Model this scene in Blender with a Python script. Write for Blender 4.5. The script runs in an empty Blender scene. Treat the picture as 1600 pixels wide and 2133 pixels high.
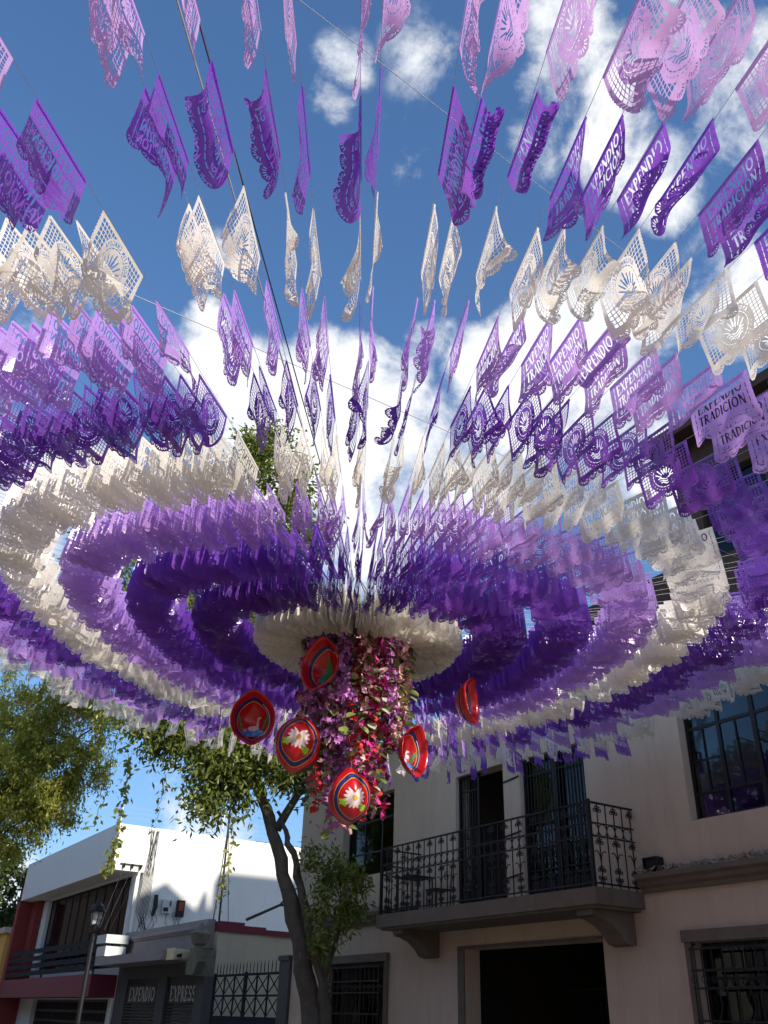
import bpy, math, random
import numpy as np
from mathutils import Vector, Matrix, Euler

random.seed(7)
RNG = np.random.default_rng(7)
scene = bpy.context.scene
COL = scene.collection
PI = math.pi

# ------------------------------------------------------------------ camera
cam_d = bpy.data.cameras.new('camera')
cam = bpy.data.objects.new('camera', cam_d)
COL.objects.link(cam)
scene.camera = cam
cam_d.sensor_fit = 'VERTICAL'
cam_d.sensor_height = 36.0
cam_d.lens = 36.0 * 1822.7 / 2133.0
cam_d.clip_start = 0.05
cam_d.clip_end = 3000
_p, _r = math.radians(30.27), math.radians(1.948)
_f = Vector((0, math.cos(_p), math.sin(_p)))
_u = Vector((0, -math.sin(_p), math.cos(_p)))
_x = Vector((1, 0, 0))
_r2 = _x * math.cos(_r) + _u * math.sin(_r)
_u2 = -_x * math.sin(_r) + _u * math.cos(_r)
m = Matrix((_r2, _u2, -_f)).transposed().to_4x4()
m.translation = Vector((0, 0, 1.6))
cam.matrix_world = m

# ------------------------------------------------------------------ sky, sun, exposure
SUN_EL = math.radians(26)
SUN_AZ = math.atan2(0.70, -0.714)          # clockwise from +Y
S = Vector((math.sin(SUN_AZ) * math.cos(SUN_EL), math.cos(SUN_AZ) * math.cos(SUN_EL), math.sin(SUN_EL)))
world = bpy.data.worlds.new('World')
scene.world = world
world.use_nodes = True
SKY_STRENGTH = 0.15
SUN_STRENGTH = 3.3
EXPOSURE = 0.86


def build_world():
    nt = world.node_tree
    nt.nodes.clear()
    N, L = nt.nodes.new, nt.links.new
    out = N('ShaderNodeOutputWorld')
    bg = N('ShaderNodeBackground')
    bg.inputs['Strength'].default_value = SKY_STRENGTH
    L(bg.outputs[0], out.inputs[0])
    sky = N('ShaderNodeTexSky')
    sky.sky_type = 'NISHITA'
    sky.sun_disc = False
    sky.sun_elevation = SUN_EL
    sky.sun_rotation = SUN_AZ
    sky.altitude = 1200
    sky.air_density = 1.0
    sky.dust_density = 0.1
    sky.ozone_density = 3.0
    tc = N('ShaderNodeTexCoord')
    nrm = N('ShaderNodeVectorMath'); nrm.operation = 'NORMALIZE'
    L(tc.outputs['Generated'], nrm.inputs[0])
    d = nrm.outputs[0]

    def math_(op, a, b=None, c=None, clamp=False):
        n = N('ShaderNodeMath'); n.operation = op; n.use_clamp = clamp
        for i, v in enumerate((a, b, c)):
            if v is None:
                continue
            if hasattr(v, 'is_output'):
                L(v, n.inputs[i])
            else:
                n.inputs[i].default_value = v
        return n.outputs[0]

    def noise(scale, detail, rough, off=(0, 0, 0), dist=0.0):
        mp = N('ShaderNodeMapping')
        mp.inputs['Location'].default_value = off
        L(d, mp.inputs[0])
        n = N('ShaderNodeTexNoise')
        n.inputs['Scale'].default_value = scale
        n.inputs['Detail'].default_value = detail
        n.inputs['Roughness'].default_value = rough
        n.inputs['Distortion'].default_value = dist
        L(mp.outputs[0], n.inputs[0])
        return n.outputs[0]
    # cumulus banks: directions (azimuth right of north, elevation) with angular radius and density, all round the sky
    banks = CLOUDS
    cov = None
    for (az, el, rad, w) in banks:
        a, e = math.radians(az), math.radians(el)
        c = Vector((math.sin(a) * math.cos(e), math.cos(a) * math.cos(e), math.sin(e)))
        dist = N('ShaderNodeVectorMath'); dist.operation = 'DISTANCE'
        L(d, dist.inputs[0]); dist.inputs[1].default_value = c
        q = math_('DIVIDE', dist.outputs['Value'], math.radians(rad))
        q = math_('MULTIPLY', q, q)
        q = math_('SUBTRACT', 1.0, q)
        q = math_('MAXIMUM', q, 0.0)
        q = math_('MULTIPLY', q, w)
        cov = q if cov is None else math_('MAXIMUM', cov, q)
    big = noise(7.0, 6.0, 0.62, (3.1, 0.4, 1.7), 0.25)
    fine = noise(24.0, 6.0, 0.68, (0.3, 5.1, 2.2), 0.3)
    nsum = math_('ADD', math_('MULTIPLY', math_('SUBTRACT', big, 0.5), 2.3), math_('MULTIPLY', math_('SUBTRACT', fine, 0.5), 0.9))
    den = math_('ADD', cov, nsum)
    mr = N('ShaderNodeMapRange'); mr.interpolation_type = 'SMOOTHSTEP'
    L(den, mr.inputs[0])
    mr.inputs[1].default_value = 0.16; mr.inputs[2].default_value = 0.92
    gate = math_('GREATER_THAN', cov, 0.0001)
    soft = math_('MULTIPLY', cov, 5.0, clamp=True)
    mask = math_('MULTIPLY', math_('MULTIPLY', mr.outputs[0], gate), soft)
    # body shade: thick centres are greyer, sunward billows brighter
    off = noise(9.0, 3.0, 0.6, (3.1 + S.x * .12, 0.4 + S.y * .12, 1.7 + S.z * .12), 0.25)
    here = noise(9.0, 3.0, 0.6, (3.1, 0.4, 1.7), 0.25)
    lit = math_('ADD', math_('MULTIPLY', math_('SUBTRACT', here, off), 1.8), 0.62, clamp=True)
    thick = N('ShaderNodeMapRange'); L(den, thick.inputs[0])
    thick.inputs[1].default_value = 0.6; thick.inputs[2].default_value = 1.7
    thick.inputs[3].default_value = 1.0; thick.inputs[4].default_value = 0.72
    br = math_('MULTIPLY', math_('ADD', math_('MULTIPLY', lit, 0.55), 0.55), thick.outputs[0])
    comb = N('ShaderNodeMix'); comb.data_type = 'RGBA'
    comb.inputs[6].default_value = (2.5, 2.85, 3.4, 1)
    comb.inputs[7].default_value = (4.3, 4.3, 4.25, 1)
    L(br, comb.inputs[0])
    mix = N('ShaderNodeMix'); mix.data_type = 'RGBA'
    L(mask, mix.inputs[0])
    hsv = N('ShaderNodeHueSaturation'); hsv.inputs['Saturation'].default_value = 1.10; hsv.inputs['Value'].default_value = 1.0
    L(sky.outputs[0], hsv.inputs['Color'])
    # soft shoulder, so the low sky does not burn out
    bw = N('ShaderNodeRGBToBW'); L(hsv.outputs[0], bw.inputs[0])
    dv = math_('DIVIDE', 1.0, math_('ADD', 1.0, math_('MULTIPLY', bw.outputs[0], 0.22)))
    ml = N('ShaderNodeVectorMath'); ml.operation = 'SCALE'
    L(hsv.outputs[0], ml.inputs[0]); L(dv, ml.inputs['Scale'])
    L(ml.outputs[0], mix.inputs[6])
    L(comb.outputs[2], mix.inputs[7])
    L(mix.outputs[2], bg.inputs[0])


# azimuth (right of the viewing direction), elevation, radius in degrees, weight
CLOUDS = [(-15.1, 40.9, 2.3, 0.95), (-14.2, 38.9, 3.8, 1), (-10.5, 37.8, 4.7, 1), (-6.6, 37.9, 4.7, 1.05), (-2.7, 38.5, 3.8, 1), (0.5, 36.8, 4.7, 1),
          (-3.2, 34.7, 6.3, 1), (-9.3, 34.9, 5.1, 0.9), (3.6, 35.5, 4.7, 0.95), (6.7, 36.1, 3.8, 0.9), (8.7, 38.5, 4.7, 0.95), (12.4, 40.4, 4.7, 1),
          (15.7, 41.6, 3.8, 0.95), (11.3, 36.8, 5.5, 0.9), (17.7, 38.9, 5.1, 0.95), (20.5, 40.3, 3.4, 0.8), (16.7, 34.8, 5.1, 0.85), (19.4, 32, 4.7, 0.8),
          (5.5, 31.8, 6.3, 0.8), (-1.8, 29.8, 7.7, 0.7), (-7.3, 30.4, 6.3, 0.7), (21.8, 52.8, 3.2, 0.72), (22.8, 50.2, 3.4, 0.78), (24.6, 47.6, 2.6, 0.9),
          (21.5, 54.9, 2.3, 0.6), (19.8, 57.2, 2.8, 0.6), (17.2, 59, 3.2, 0.55), (19.7, 51.8, 3, 0.8), (-6.2, 57, 2.3, 0.45), (-7, 55.4, 2, 0.4),
          (1.2, 52.3, 3.2, 0.26), (3.5, 57.7, 3.6, 0.22), (30.3, 56.1, 4.5, 0.43), (33.9, 52.6, 5.7, 0.5), (33.1, 49.9, 3.9, 0.5), (15.4, 52.9, 3.3, 0.43),
          (14.9, 55.1, 2.7, 0.36), (29.3, 41.5, 4.7, 0.85), (27.7, 43.6, 3.9, 0.43), (-29.2, 37.3, 5.7, 0.45), (-27.2, 39.4, 3.3, 0.36), (-24.3, 40.8, 3.3, 0.4),
          (-15.5, 44.4, 2.7, 0.32), (3.6, 41.1, 2.7, 0.36), (-24.9, 26.7, 7.2, 0.85), (-27.1, 30.1, 5.7, 0.43), (-11.5, 10.5, 3.9, 0.43), (-8.9, 10.7, 3.9, 0.36),
          (-20, 4.7, 3.8, 0.8), (60, 40, 16, 0.9), (100, 30, 18, 0.9), (150, 45, 18, 0.85), (-70, 35, 18, 0.9), (-110, 50, 16, 0.8),
          (-150, 28, 18, 0.9), (180, 70, 12, 0.6), (200, 25, 15, 0.8), (-50, 20, 10, 0.8), (60, 15, 10, 0.8)]
build_world()
world.cycles.sampling_method = 'NONE'

sun_d = bpy.data.lights.new('sun', 'SUN')
sun_d.energy = SUN_STRENGTH
sun_d.angle = math.radians(0.55)
sun_d.color = (1.0, 0.93, 0.82)
sun = bpy.data.objects.new('sun', sun_d)
sun.rotation_euler = S.to_track_quat('Z', 'Y').to_euler()
sun.location = S * 60
COL.objects.link(sun)

scene.view_settings.view_transform = 'Standard'
scene.view_settings.look = 'None'
scene.view_settings.exposure = EXPOSURE
scene.view_settings.gamma = 1.0
scene.view_settings.use_curve_mapping = False
scene.render.engine = 'CYCLES'
scene.cycles.use_denoising = True
scene.cycles.use_adaptive_sampling = True
scene.cycles.adaptive_threshold = 0.03
scene.cycles.max_bounces = 6
scene.cycles.diffuse_bounces = 4
scene.cycles.glossy_bounces = 2
scene.cycles.transmission_bounces = 4
scene.cycles.transparent_max_bounces = 16
scene.cycles.sample_clamp_indirect = 6.0
scene.cycles.caustics_reflective = False
scene.cycles.caustics_refractive = False

# ------------------------------------------------------------------ street frame
YAW = math.radians(31.995)
SU = Vector((-math.sin(YAW), math.cos(YAW), 0))       # along the street, away from the viewer
SN = Vector((math.cos(YAW), math.sin(YAW), 0))        # into the houses
SC = 12.403                                           # distance of the house line
SROT = math.atan2(-math.cos(YAW), math.sin(YAW))


def W(s, y, z=0.0):
    return -s * SU + (SC + y) * SN + Vector((0, 0, z))


# ------------------------------------------------------------------ materials
MATS = {}


def new_mat(name):
    mt = bpy.data.materials.new(name)
    mt.use_nodes = True
    nt = mt.node_tree
    nt.nodes.clear()
    return mt, nt


def mat(name, col, rough=0.7, metal=0.0, vary=0.12, scale=3.0, bump=0.15, bscale=40.0, col2=None, spec=0.4, stain=0.0, coat=0.0, rnd=0.0):
    if name in MATS:
        return MATS[name]
    mt, nt = new_mat(name)
    N, L = nt.nodes.new, nt.links.new
    out = N('ShaderNodeOutputMaterial')
    b = N('ShaderNodeBsdfPrincipled')
    L(b.outputs[0], out.inputs[0])
    b.inputs['Roughness'].default_value = rough
    b.inputs['Metallic'].default_value = metal
    b.inputs['Specular IOR Level'].default_value = spec
    b.inputs['Coat Weight'].default_value = coat
    b.inputs['Coat Roughness'].default_value = 0.12
    tc = N('ShaderNodeTexCoord')
    n1 = N('ShaderNodeTexNoise')
    n1.inputs['Scale'].default_value = scale
    n1.inputs['Detail'].default_value = 6
    n1.inputs['Roughness'].default_value = 0.65
    L(tc.outputs['Object'], n1.inputs[0])
    mix = N('ShaderNodeMix'); mix.data_type = 'RGBA'
    c2 = col2 or tuple(max(0, c * (1 - 2 * vary)) for c in col)
    c1 = col if col2 else tuple(min(1, c * (1 + vary)) for c in col)
    mix.inputs[6].default_value = (*c1, 1)
    mix.inputs[7].default_value = (*c2, 1)
    L(n1.outputs[0], mix.inputs[0])
    colout = mix.outputs[2]
    if stain:
        n3 = N('ShaderNodeTexNoise')
        mp = N('ShaderNodeMapping')
        mp.inputs['Scale'].default_value = (3.0, 3.0, 0.35)
        L(tc.outputs['Object'], mp.inputs[0]); L(mp.outputs[0], n3.inputs[0])
        n3.inputs['Scale'].default_value = 1.3; n3.inputs['Detail'].default_value = 8
        n3.inputs['Roughness'].default_value = 0.7
        mr = N('ShaderNodeMapRange'); L(n3.outputs[0], mr.inputs[0])
        mr.inputs[1].default_value = .5; mr.inputs[2].default_value = .8
        mr.inputs[3].default_value = 0; mr.inputs[4].default_value = stain
        m2 = N('ShaderNodeMix'); m2.data_type = 'RGBA'
        L(mr.outputs[0], m2.inputs[0]); L(colout, m2.inputs[6])
        m2.inputs[7].default_value = (col[0] * .45, col[1] * .42, col[2] * .38, 1)
        colout = m2.outputs[2]
    if rnd:
        oi = N('ShaderNodeObjectInfo')
        hs = N('ShaderNodeHueSaturation')
        mr = N('ShaderNodeMapRange'); L(oi.outputs['Random'], mr.inputs[0])
        mr.inputs[3].default_value = 1 - rnd; mr.inputs[4].default_value = 1 + rnd
        L(mr.outputs[0], hs.inputs['Value']); L(colout, hs.inputs['Color'])
        colout = hs.outputs[0]
    L(colout, b.inputs['Base Color'])
    if bump:
        n2 = N('ShaderNodeTexNoise')
        n2.inputs['Scale'].default_value = bscale
        n2.inputs['Detail'].default_value = 5
        L(tc.outputs['Object'], n2.inputs[0])
        bp = N('ShaderNodeBump')
        bp.inputs['Strength'].default_value = bump
        bp.inputs['Distance'].default_value = 0.02
        L(n2.outputs[0], bp.inputs['Height'])
        L(bp.outputs[0], b.inputs['Normal'])
    MATS[name] = mt
    return mt


def paper(name, col, tcol, gloss=0.07, tmix=0.5, crinkle=0.35):
    mt, nt = new_mat(name)
    N, L = nt.nodes.new, nt.links.new
    out = N('ShaderNodeOutputMaterial')
    tc = N('ShaderNodeTexCoord')
    oi = N('ShaderNodeObjectInfo')
    nz = N('ShaderNodeTexNoise')
    nz.inputs['Scale'].default_value = 9
    nz.inputs['Detail'].default_value = 4
    L(tc.outputs['Object'], nz.inputs[0])
    bp = N('ShaderNodeBump')
    bp.inputs['Strength'].default_value = crinkle
    bp.inputs['Distance'].default_value = 0.03
    L(nz.outputs[0], bp.inputs['Height'])

    def var(c):
        hs = N('ShaderNodeHueSaturation')
        hs.inputs['Color'].default_value = (*c, 1)
        mr = N('ShaderNodeMapRange'); L(oi.outputs['Random'], mr.inputs[0])
        mr.inputs[3].default_value = 0.84; mr.inputs[4].default_value = 1.14
        L(mr.outputs[0], hs.inputs['Value'])
        mr2 = N('ShaderNodeMapRange'); L(oi.outputs['Random'], mr2.inputs[0])
        mr2.inputs[3].default_value = 0.508; mr2.inputs[4].default_value = 0.492
        L(mr2.outputs[0], hs.inputs['Hue'])
        return hs.outputs[0]
    df = N('ShaderNodeBsdfDiffuse'); L(var(col), df.inputs[0]); L(bp.outputs[0], df.inputs['Normal'])
    tr = N('ShaderNodeBsdfTranslucent'); L(var(tcol), tr.inputs[0]); L(bp.outputs[0], tr.inputs['Normal'])
    mx = N('ShaderNodeMixShader'); mx.inputs[0].default_value = tmix
    L(df.outputs[0], mx.inputs[1]); L(tr.outputs[0], mx.inputs[2])
    gl = N('ShaderNodeBsdfGlossy'); gl.inputs['Roughness'].default_value = 0.28; L(bp.outputs[0], gl.inputs['Normal'])
    m2 = N('ShaderNodeMixShader'); m2.inputs[0].default_value = gloss
    L(mx.outputs[0], m2.inputs[1]); L(gl.outputs[0], m2.inputs[2])
    L(m2.outputs[0], out.inputs[0])
    MATS[name] = mt
    return mt


def leafmat(name, col, col2, tmix=0.35, gloss=0.05):
    mt, nt = new_mat(name)
    N, L = nt.nodes.new, nt.links.new
    out = N('ShaderNodeOutputMaterial')
    geo = N('ShaderNodeNewGeometry')
    oi = N('ShaderNodeObjectInfo')
    ad = N('ShaderNodeMath'); ad.operation = 'ADD'
    L(geo.outputs['Random Per Island'], ad.inputs[0]); L(oi.outputs['Random'], ad.inputs[1])
    fr = N('ShaderNodeMath'); fr.operation = 'FRACT'; L(ad.outputs[0], fr.inputs[0])
    rp = N('ShaderNodeMix'); rp.data_type = 'RGBA'
    rp.inputs[6].default_value = (*col, 1); rp.inputs[7].default_value = (*col2, 1)
    L(fr.outputs[0], rp.inputs[0])
    df = N('ShaderNodeBsdfDiffuse'); L(rp.outputs[2], df.inputs[0])
    br = N('ShaderNodeHueSaturation'); br.inputs['Value'].default_value = 1.5; br.inputs['Saturation'].default_value = 1.1
    L(rp.outputs[2], br.inputs['Color'])
    tr = N('ShaderNodeBsdfTranslucent'); L(br.outputs[0], tr.inputs[0])
    mx = N('ShaderNodeMixShader'); mx.inputs[0].default_value = tmix
    L(df.outputs[0], mx.inputs[1]); L(tr.outputs[0], mx.inputs[2])
    gl = N('ShaderNodeBsdfGlossy'); gl.inputs['Roughness'].default_value = 0.35
    m2 = N('ShaderNodeMixShader'); m2.inputs[0].default_value = gloss
    L(mx.outputs[0], m2.inputs[1]); L(gl.outputs[0], m2.inputs[2])
    L(m2.outputs[0], out.inputs[0])
    MATS[name] = mt
    return mt


def glassmat(name, tint=(.55, .6, .62), base=0.12):
    mt, nt = new_mat(name)
    N, L = nt.nodes.new, nt.links.new
    out = N('ShaderNodeOutputMaterial')
    lw = N('ShaderNodeFresnel'); lw.inputs[0].default_value = 1.55
    ad = N('ShaderNodeMath'); ad.operation = 'ADD'; ad.use_clamp = True
    L(lw.outputs[0], ad.inputs[0]); ad.inputs[1].default_value = base
    tp = N('ShaderNodeBsdfTransparent'); tp.inputs[0].default_value = (*tint, 1)
    gl = N('ShaderNodeBsdfGlossy'); gl.inputs['Roughness'].default_value = 0.02
    tc = N('ShaderNodeTexCoord')
    nz = N('ShaderNodeTexNoise'); nz.inputs['Scale'].default_value = 1.6; L(tc.outputs['Object'], nz.inputs[0])
    bp = N('ShaderNodeBump'); bp.inputs['Strength'].default_value = 0.06; bp.inputs['Distance'].default_value = .05
    L(nz.outputs[0], bp.inputs['Height']); L(bp.outputs[0], gl.inputs['Normal'])
    mx = N('ShaderNodeMixShader')
    L(ad.outputs[0], mx.inputs[0]); L(tp.outputs[0], mx.inputs[1]); L(gl.outputs[0], mx.inputs[2])
    L(mx.outputs[0], out.inputs[0])
    MATS[name] = mt
    return mt


def emit(name, col, strength):
    mt, nt = new_mat(name)
    o = nt.nodes.new('ShaderNodeOutputMaterial'); e = nt.nodes.new('ShaderNodeEmission')
    e.inputs[0].default_value = (*col, 1); e.inputs[1].default_value = strength
    nt.links.new(e.outputs[0], o.inputs[0])
    MATS[name] = mt
    return mt


M = MATS
mat('plaster_taupe', (.58, .46, .355), .9, vary=.12, scale=.9, bump=.3, bscale=60, stain=.42)
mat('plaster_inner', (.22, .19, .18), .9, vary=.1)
mat('stone_trim', (.17, .135, .105), .88, vary=.2, scale=4, bump=.35, bscale=50, stain=.4)
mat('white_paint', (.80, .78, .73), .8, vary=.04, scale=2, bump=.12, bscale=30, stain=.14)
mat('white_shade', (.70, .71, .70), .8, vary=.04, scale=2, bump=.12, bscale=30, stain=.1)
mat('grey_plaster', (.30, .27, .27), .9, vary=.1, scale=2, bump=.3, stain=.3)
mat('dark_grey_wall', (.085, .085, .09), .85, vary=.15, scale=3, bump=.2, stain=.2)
mat('cream_wall', (.52, .48, .38), .9, vary=.08, scale=2, bump=.2, stain=.3)
mat('cream_awning', (.74, .64, .45), .75, vary=.06, stain=.25)
mat('aged_stone', (.20, .195, .15), .95, vary=.3, scale=8, bump=.6, bscale=30, stain=.5)
mat('iron_black', (.018, .018, .02), .45, metal=.3, vary=.3, scale=12, bump=.2)
mat('slate_metal', (.028, .031, .04), .85, metal=.0, spec=.1, vary=.15, scale=5)
mat('maroon_paint', (.17, .02, .045), .6, vary=.12, scale=2, stain=.3)
mat('red_paint', (.24, .035, .03), .75, vary=.15, scale=2, stain=.25)
mat('red_tile', (.36, .075, .04), .8, vary=.25, scale=8, bump=.4)
mat('shutter_dark', (.03, .03, .033), .5, metal=.4, vary=.2, scale=5)
mat('sign_letter', (.48, .47, .42), .6, vary=.1)
mat('brown_wood', (.085, .055, .04), .8, vary=.2, scale=5, bump=.3)
mat('warm_wood', (.55, .30, .12), .6, vary=.2, scale=6)
mat('green_curtain', (.10, .22, .05), .8, vary=.2, scale=5)
mat('yellow_wall', (.72, .42, .10), .85, vary=.12, stain=.25)
mat('pale_ground', (.29, .255, .21), .95, vary=.25, scale=6, bump=.5, bscale=120)  # warm paving tone, lightened to bounce sun up onto facade and canopy
mat('paving', (.27, .25, .23), .9, vary=.15, scale=2, bump=.4, bscale=60, stain=.3)
mat('kerb_stone', (.33, .31, .28), .9, vary=.15, bump=.4)
mat('bark', (.05, .04, .032), .95, vary=.35, scale=7, bump=1.0, bscale=26, col2=(.17, .14, .11))
mat('bark_dark', (.06, .05, .04), .95, vary=.35, scale=5, bump=.8, bscale=20)
mat('cord_grey', (.55, .54, .56), .7, bump=0)
mat('cable_black', (.02, .02, .02), .6, bump=0)
mat('cable_grey', (.35, .36, .38), .5, bump=0)
mat('red_lacquer', (.50, .006, .010), .28, vary=.08, scale=5, bump=.12, bscale=14, coat=.35)
mat('blue_glitter', (.012, .03, .23), .35, metal=.3, vary=.5, scale=90, bump=.5, bscale=160, coat=.4)
mat('orange_line', (.75, .30, .02), .4, bump=0)
mat('petal_white', (.80, .62, .60), .6, vary=.06, bump=0)
mat('daisy_yellow', (.80, .42, .01), .6, bump=0)
mat('paint_lime', (.35, .66, .03), .5, vary=.1, bump=0)
mat('paint_green', (.04, .28, .07), .5, vary=.15, scale=20, bump=0)
mat('paint_blue', (.05, .20, .52), .5, vary=.15, scale=12, bump=0)
mat('swan_white', (.72, .60, .60), .5, bump=0)
mat('silk_purple', (.50, .17, .50), .7, vary=.25, scale=30, bump=0, rnd=.35)
mat('silk_pink', (.84, .46, .50), .7, vary=.2, scale=30, bump=0, rnd=.25)
mat('silk_red', (.72, .04, .07), .7, vary=.2, scale=30, bump=0, rnd=.3)
mat('silk_fuchsia', (.55, .03, .24), .7, vary=.25, scale=30, bump=0, rnd=.35)
mat('plastic_grey', (.55, .57, .56), .5, vary=.06)
mat('plastic_orange', (.30, .06, .02), .5, vary=.2)
mat('lamp_glass', (.55, .56, .52), .25, vary=.05, bump=0)
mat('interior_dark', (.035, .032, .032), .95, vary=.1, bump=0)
mat('chrome', (.4, .4, .4), .3, metal=1.0, bump=0)
leafmat('leaf_green', (.06, .10, .02), (.26, .28, .065), .44, .03)
leafmat('leaf_olive', (.15, .19, .04), (.42, .40, .10), .48, .02)
leafmat('leaf_dark', (.040, .065, .020), (.085, .11, .032), .3)
leafmat('leaf_yellow', (.26, .29, .06), (.45, .43, .11), .45, .02)
leafmat('leaf_dry', (.55, .27, .07), (.34, .20, .06), .3)
leafmat('leaf_silk', (.14, .22, .05), (.36, .44, .13), .35)
leafmat('leaf_silk_dark', (.035, .075, .03), (.085, .13, .05), .25)
leafmat('leaf_cream', (.55, .58, .42), (.66, .66, .52), .35)
leafmat('litter', (.22, .18, .14), (.42, .38, .32), .2)
glassmat('window_glass', (.5, .52, .53), .0)
glassmat('dark_glass', (.20, .21, .22), .0)
emit('lamp_glow', (1.0, .62, .22), 9.0)
paper('paper_white', (.87, .825, .75), (.92, .87, .78), .06, .52)
paper('paper_violet', (.25, .088, .53), (.34, .10, .66), .08, .54)
paper('paper_deep', (.18, .056, .41), (.26, .068, .53), .08, .53)
paper('paper_lavender', (.57, .35, .79), (.64, .36, .83), .08, .54)
paper('paper_pale', (.68, .47, .82), (.74, .46, .81), .08, .52)


# ------------------------------------------------------------------ mesh helpers
class MB:
    def __init__(self):
        self.v = []
        self.f = []

    def add(self, vs, fs):
        o = len(self.v)
        self.v.extend(tuple(p) for p in vs)
        self.f.extend(tuple(i + o for i in q) for q in fs)
        return self

    def box(self, x0, x1, y0, y1, z0, z1):
        vs = [(x0, y0, z0), (x1, y0, z0), (x1, y1, z0), (x0, y1, z0), (x0, y0, z1), (x1, y0, z1), (x1, y1, z1), (x0, y1, z1)]
        return self.add(vs, [(0, 3, 2, 1), (4, 5, 6, 7), (0, 1, 5, 4), (1, 2, 6, 5), (2, 3, 7, 6), (3, 0, 4, 7)])

    def bar(self, a, b, r, up=(0, 0, 1)):
        """square bar between two points"""
        return self.tube([a, b], r, 4)

    def prism(self, poly, axis, a0, a1):
        """poly = list of 2D points, extruded along axis between a0 and a1"""
        n = len(poly)

        def P(p, a):
            if axis == 'x':
                return (a, p[0], p[1])
            if axis == 'y':
                return (p[0], a, p[1])
            return (p[0], p[1], a)
        vs = [P(p, a0) for p in poly] + [P(p, a1) for p in poly]
        fs = [tuple(range(n))[::-1], tuple(range(n, 2 * n))] + [(i, (i + 1) % n, n + (i + 1) % n, n + i) for i in range(n)]
        return self.add(vs, fs)

    def tube(self, path, r, seg=6, cap=True):
        P = [Vector(p) for p in path]
        n = len(P)
        rs = r if isinstance(r, (list, tuple)) else [r] * n
        vs = []
        t0 = (P[1] - P[0]).normalized()
        ref = Vector((0, 0, 1)) if abs(t0.z) < .9 else Vector((1, 0, 0))
        a = t0.cross(ref).normalized()
        for i in range(n):
            t = (P[min(i + 1, n - 1)] - P[max(i - 1, 0)])
            if t.length < 1e-9:
                t = t0
            t = t.normalized()
            a = (a - t * a.dot(t))
            if a.length < 1e-6:
                a = t.orthogonal()
            a = a.normalized()
            b = t.cross(a)
            for k in range(seg):
                an = 2 * PI * (k + .5) / seg
                vs.append(P[i] + (a * math.cos(an) + b * math.sin(an)) * rs[i])
        fs = [(i * seg + k, i * seg + (k + 1) % seg, (i + 1) * seg + (k + 1) % seg, (i + 1) * seg + k) for i in range(n - 1) for k in range(seg)]
        if cap:
            fs.append(tuple(range(seg))[::-1])
            fs.append(tuple((n - 1) * seg + k for k in range(seg)))
        return self.add(vs, fs)

    def lathe(self, prof, c=(0, 0, 0), seg=12):
        """prof = [(radius, z)...]"""
        vs = []
        for (r, z) in prof:
            for k in range(seg):
                an = 2 * PI * k / seg
                vs.append((c[0] + r * math.cos(an), c[1] + r * math.sin(an), c[2] + z))
        n = len(prof)
        fs = [(i * seg + k, i * seg + (k + 1) % seg, (i + 1) * seg + (k + 1) % seg, (i + 1) * seg + k) for i in range(n - 1) for k in range(seg)]
        fs.append(tuple(range(seg))[::-1])
        fs.append(tuple((n - 1) * seg + k for k in range(seg)))
        return self.add(vs, fs)

    def mesh(self, name, off=(0, 0, 0), smooth=False):
        me = bpy.data.meshes.new(name)
        me.from_pydata([(x - off[0], y - off[1], z - off[2]) for x, y, z in self.v], [], self.f)
        if smooth:
            me.polygons.foreach_set('use_smooth', [True] * len(me.polygons))
        me.update()
        return me


OFF = {}          # root / part name -> local offset used for its children


def link(name, me, material=None, parent=None):
    o = bpy.data.objects.new(name, me)
    COL.objects.link(o)
    if material is not None and me is not None and len(me.materials) == 0:
        me.materials.append(M[material] if isinstance(material, str) else material)
    if parent is not None:
        o.parent = parent
        OFF[o.name] = OFF.get(parent.name, (0, 0, 0))
    return o


def part(mb, name, material, parent, smooth=False):
    return link(name, mb.mesh(name, OFF.get(parent.name, (0, 0, 0)), smooth), material, parent)


def tag(o, label, cat=None, group=None, kind=None):
    if label:
        o['label'] = label
    if cat:
        o['category'] = cat
    if group:
        o['group'] = group
    if kind:
        o['kind'] = kind
    return o


def sroot(name, s, y, z, label, cat, group=None):
    """Empty standing at a street-frame base point; its parts are given in street coordinates"""
    o = bpy.data.objects.new(name, None)
    COL.objects.link(o)
    o.location = W(s, y, z)
    o.rotation_euler = (0, 0, SROT)
    o.empty_display_size = .3
    OFF[o.name] = (s, y, z)
    return tag(o, label, cat, group)


def wroot(name, loc, label, cat, group=None):
    o = bpy.data.objects.new(name, None)
    COL.objects.link(o)
    o.location = loc
    o.empty_display_size = .2
    OFF[o.name] = tuple(loc)
    return tag(o, label, cat, group)


def smesh(mb, name, material, s, y, z, label=None, cat=None, group=None, kind=None, smooth=False):
    """a thing made of one mesh given in street coordinates"""
    o = link(name, mb.mesh(name, (s, y, z), smooth), material)
    o.location = W(s, y, z)
    o.rotation_euler = (0, 0, SROT)
    OFF[o.name] = (s, y, z)
    return tag(o, label, cat, group, kind)


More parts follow.
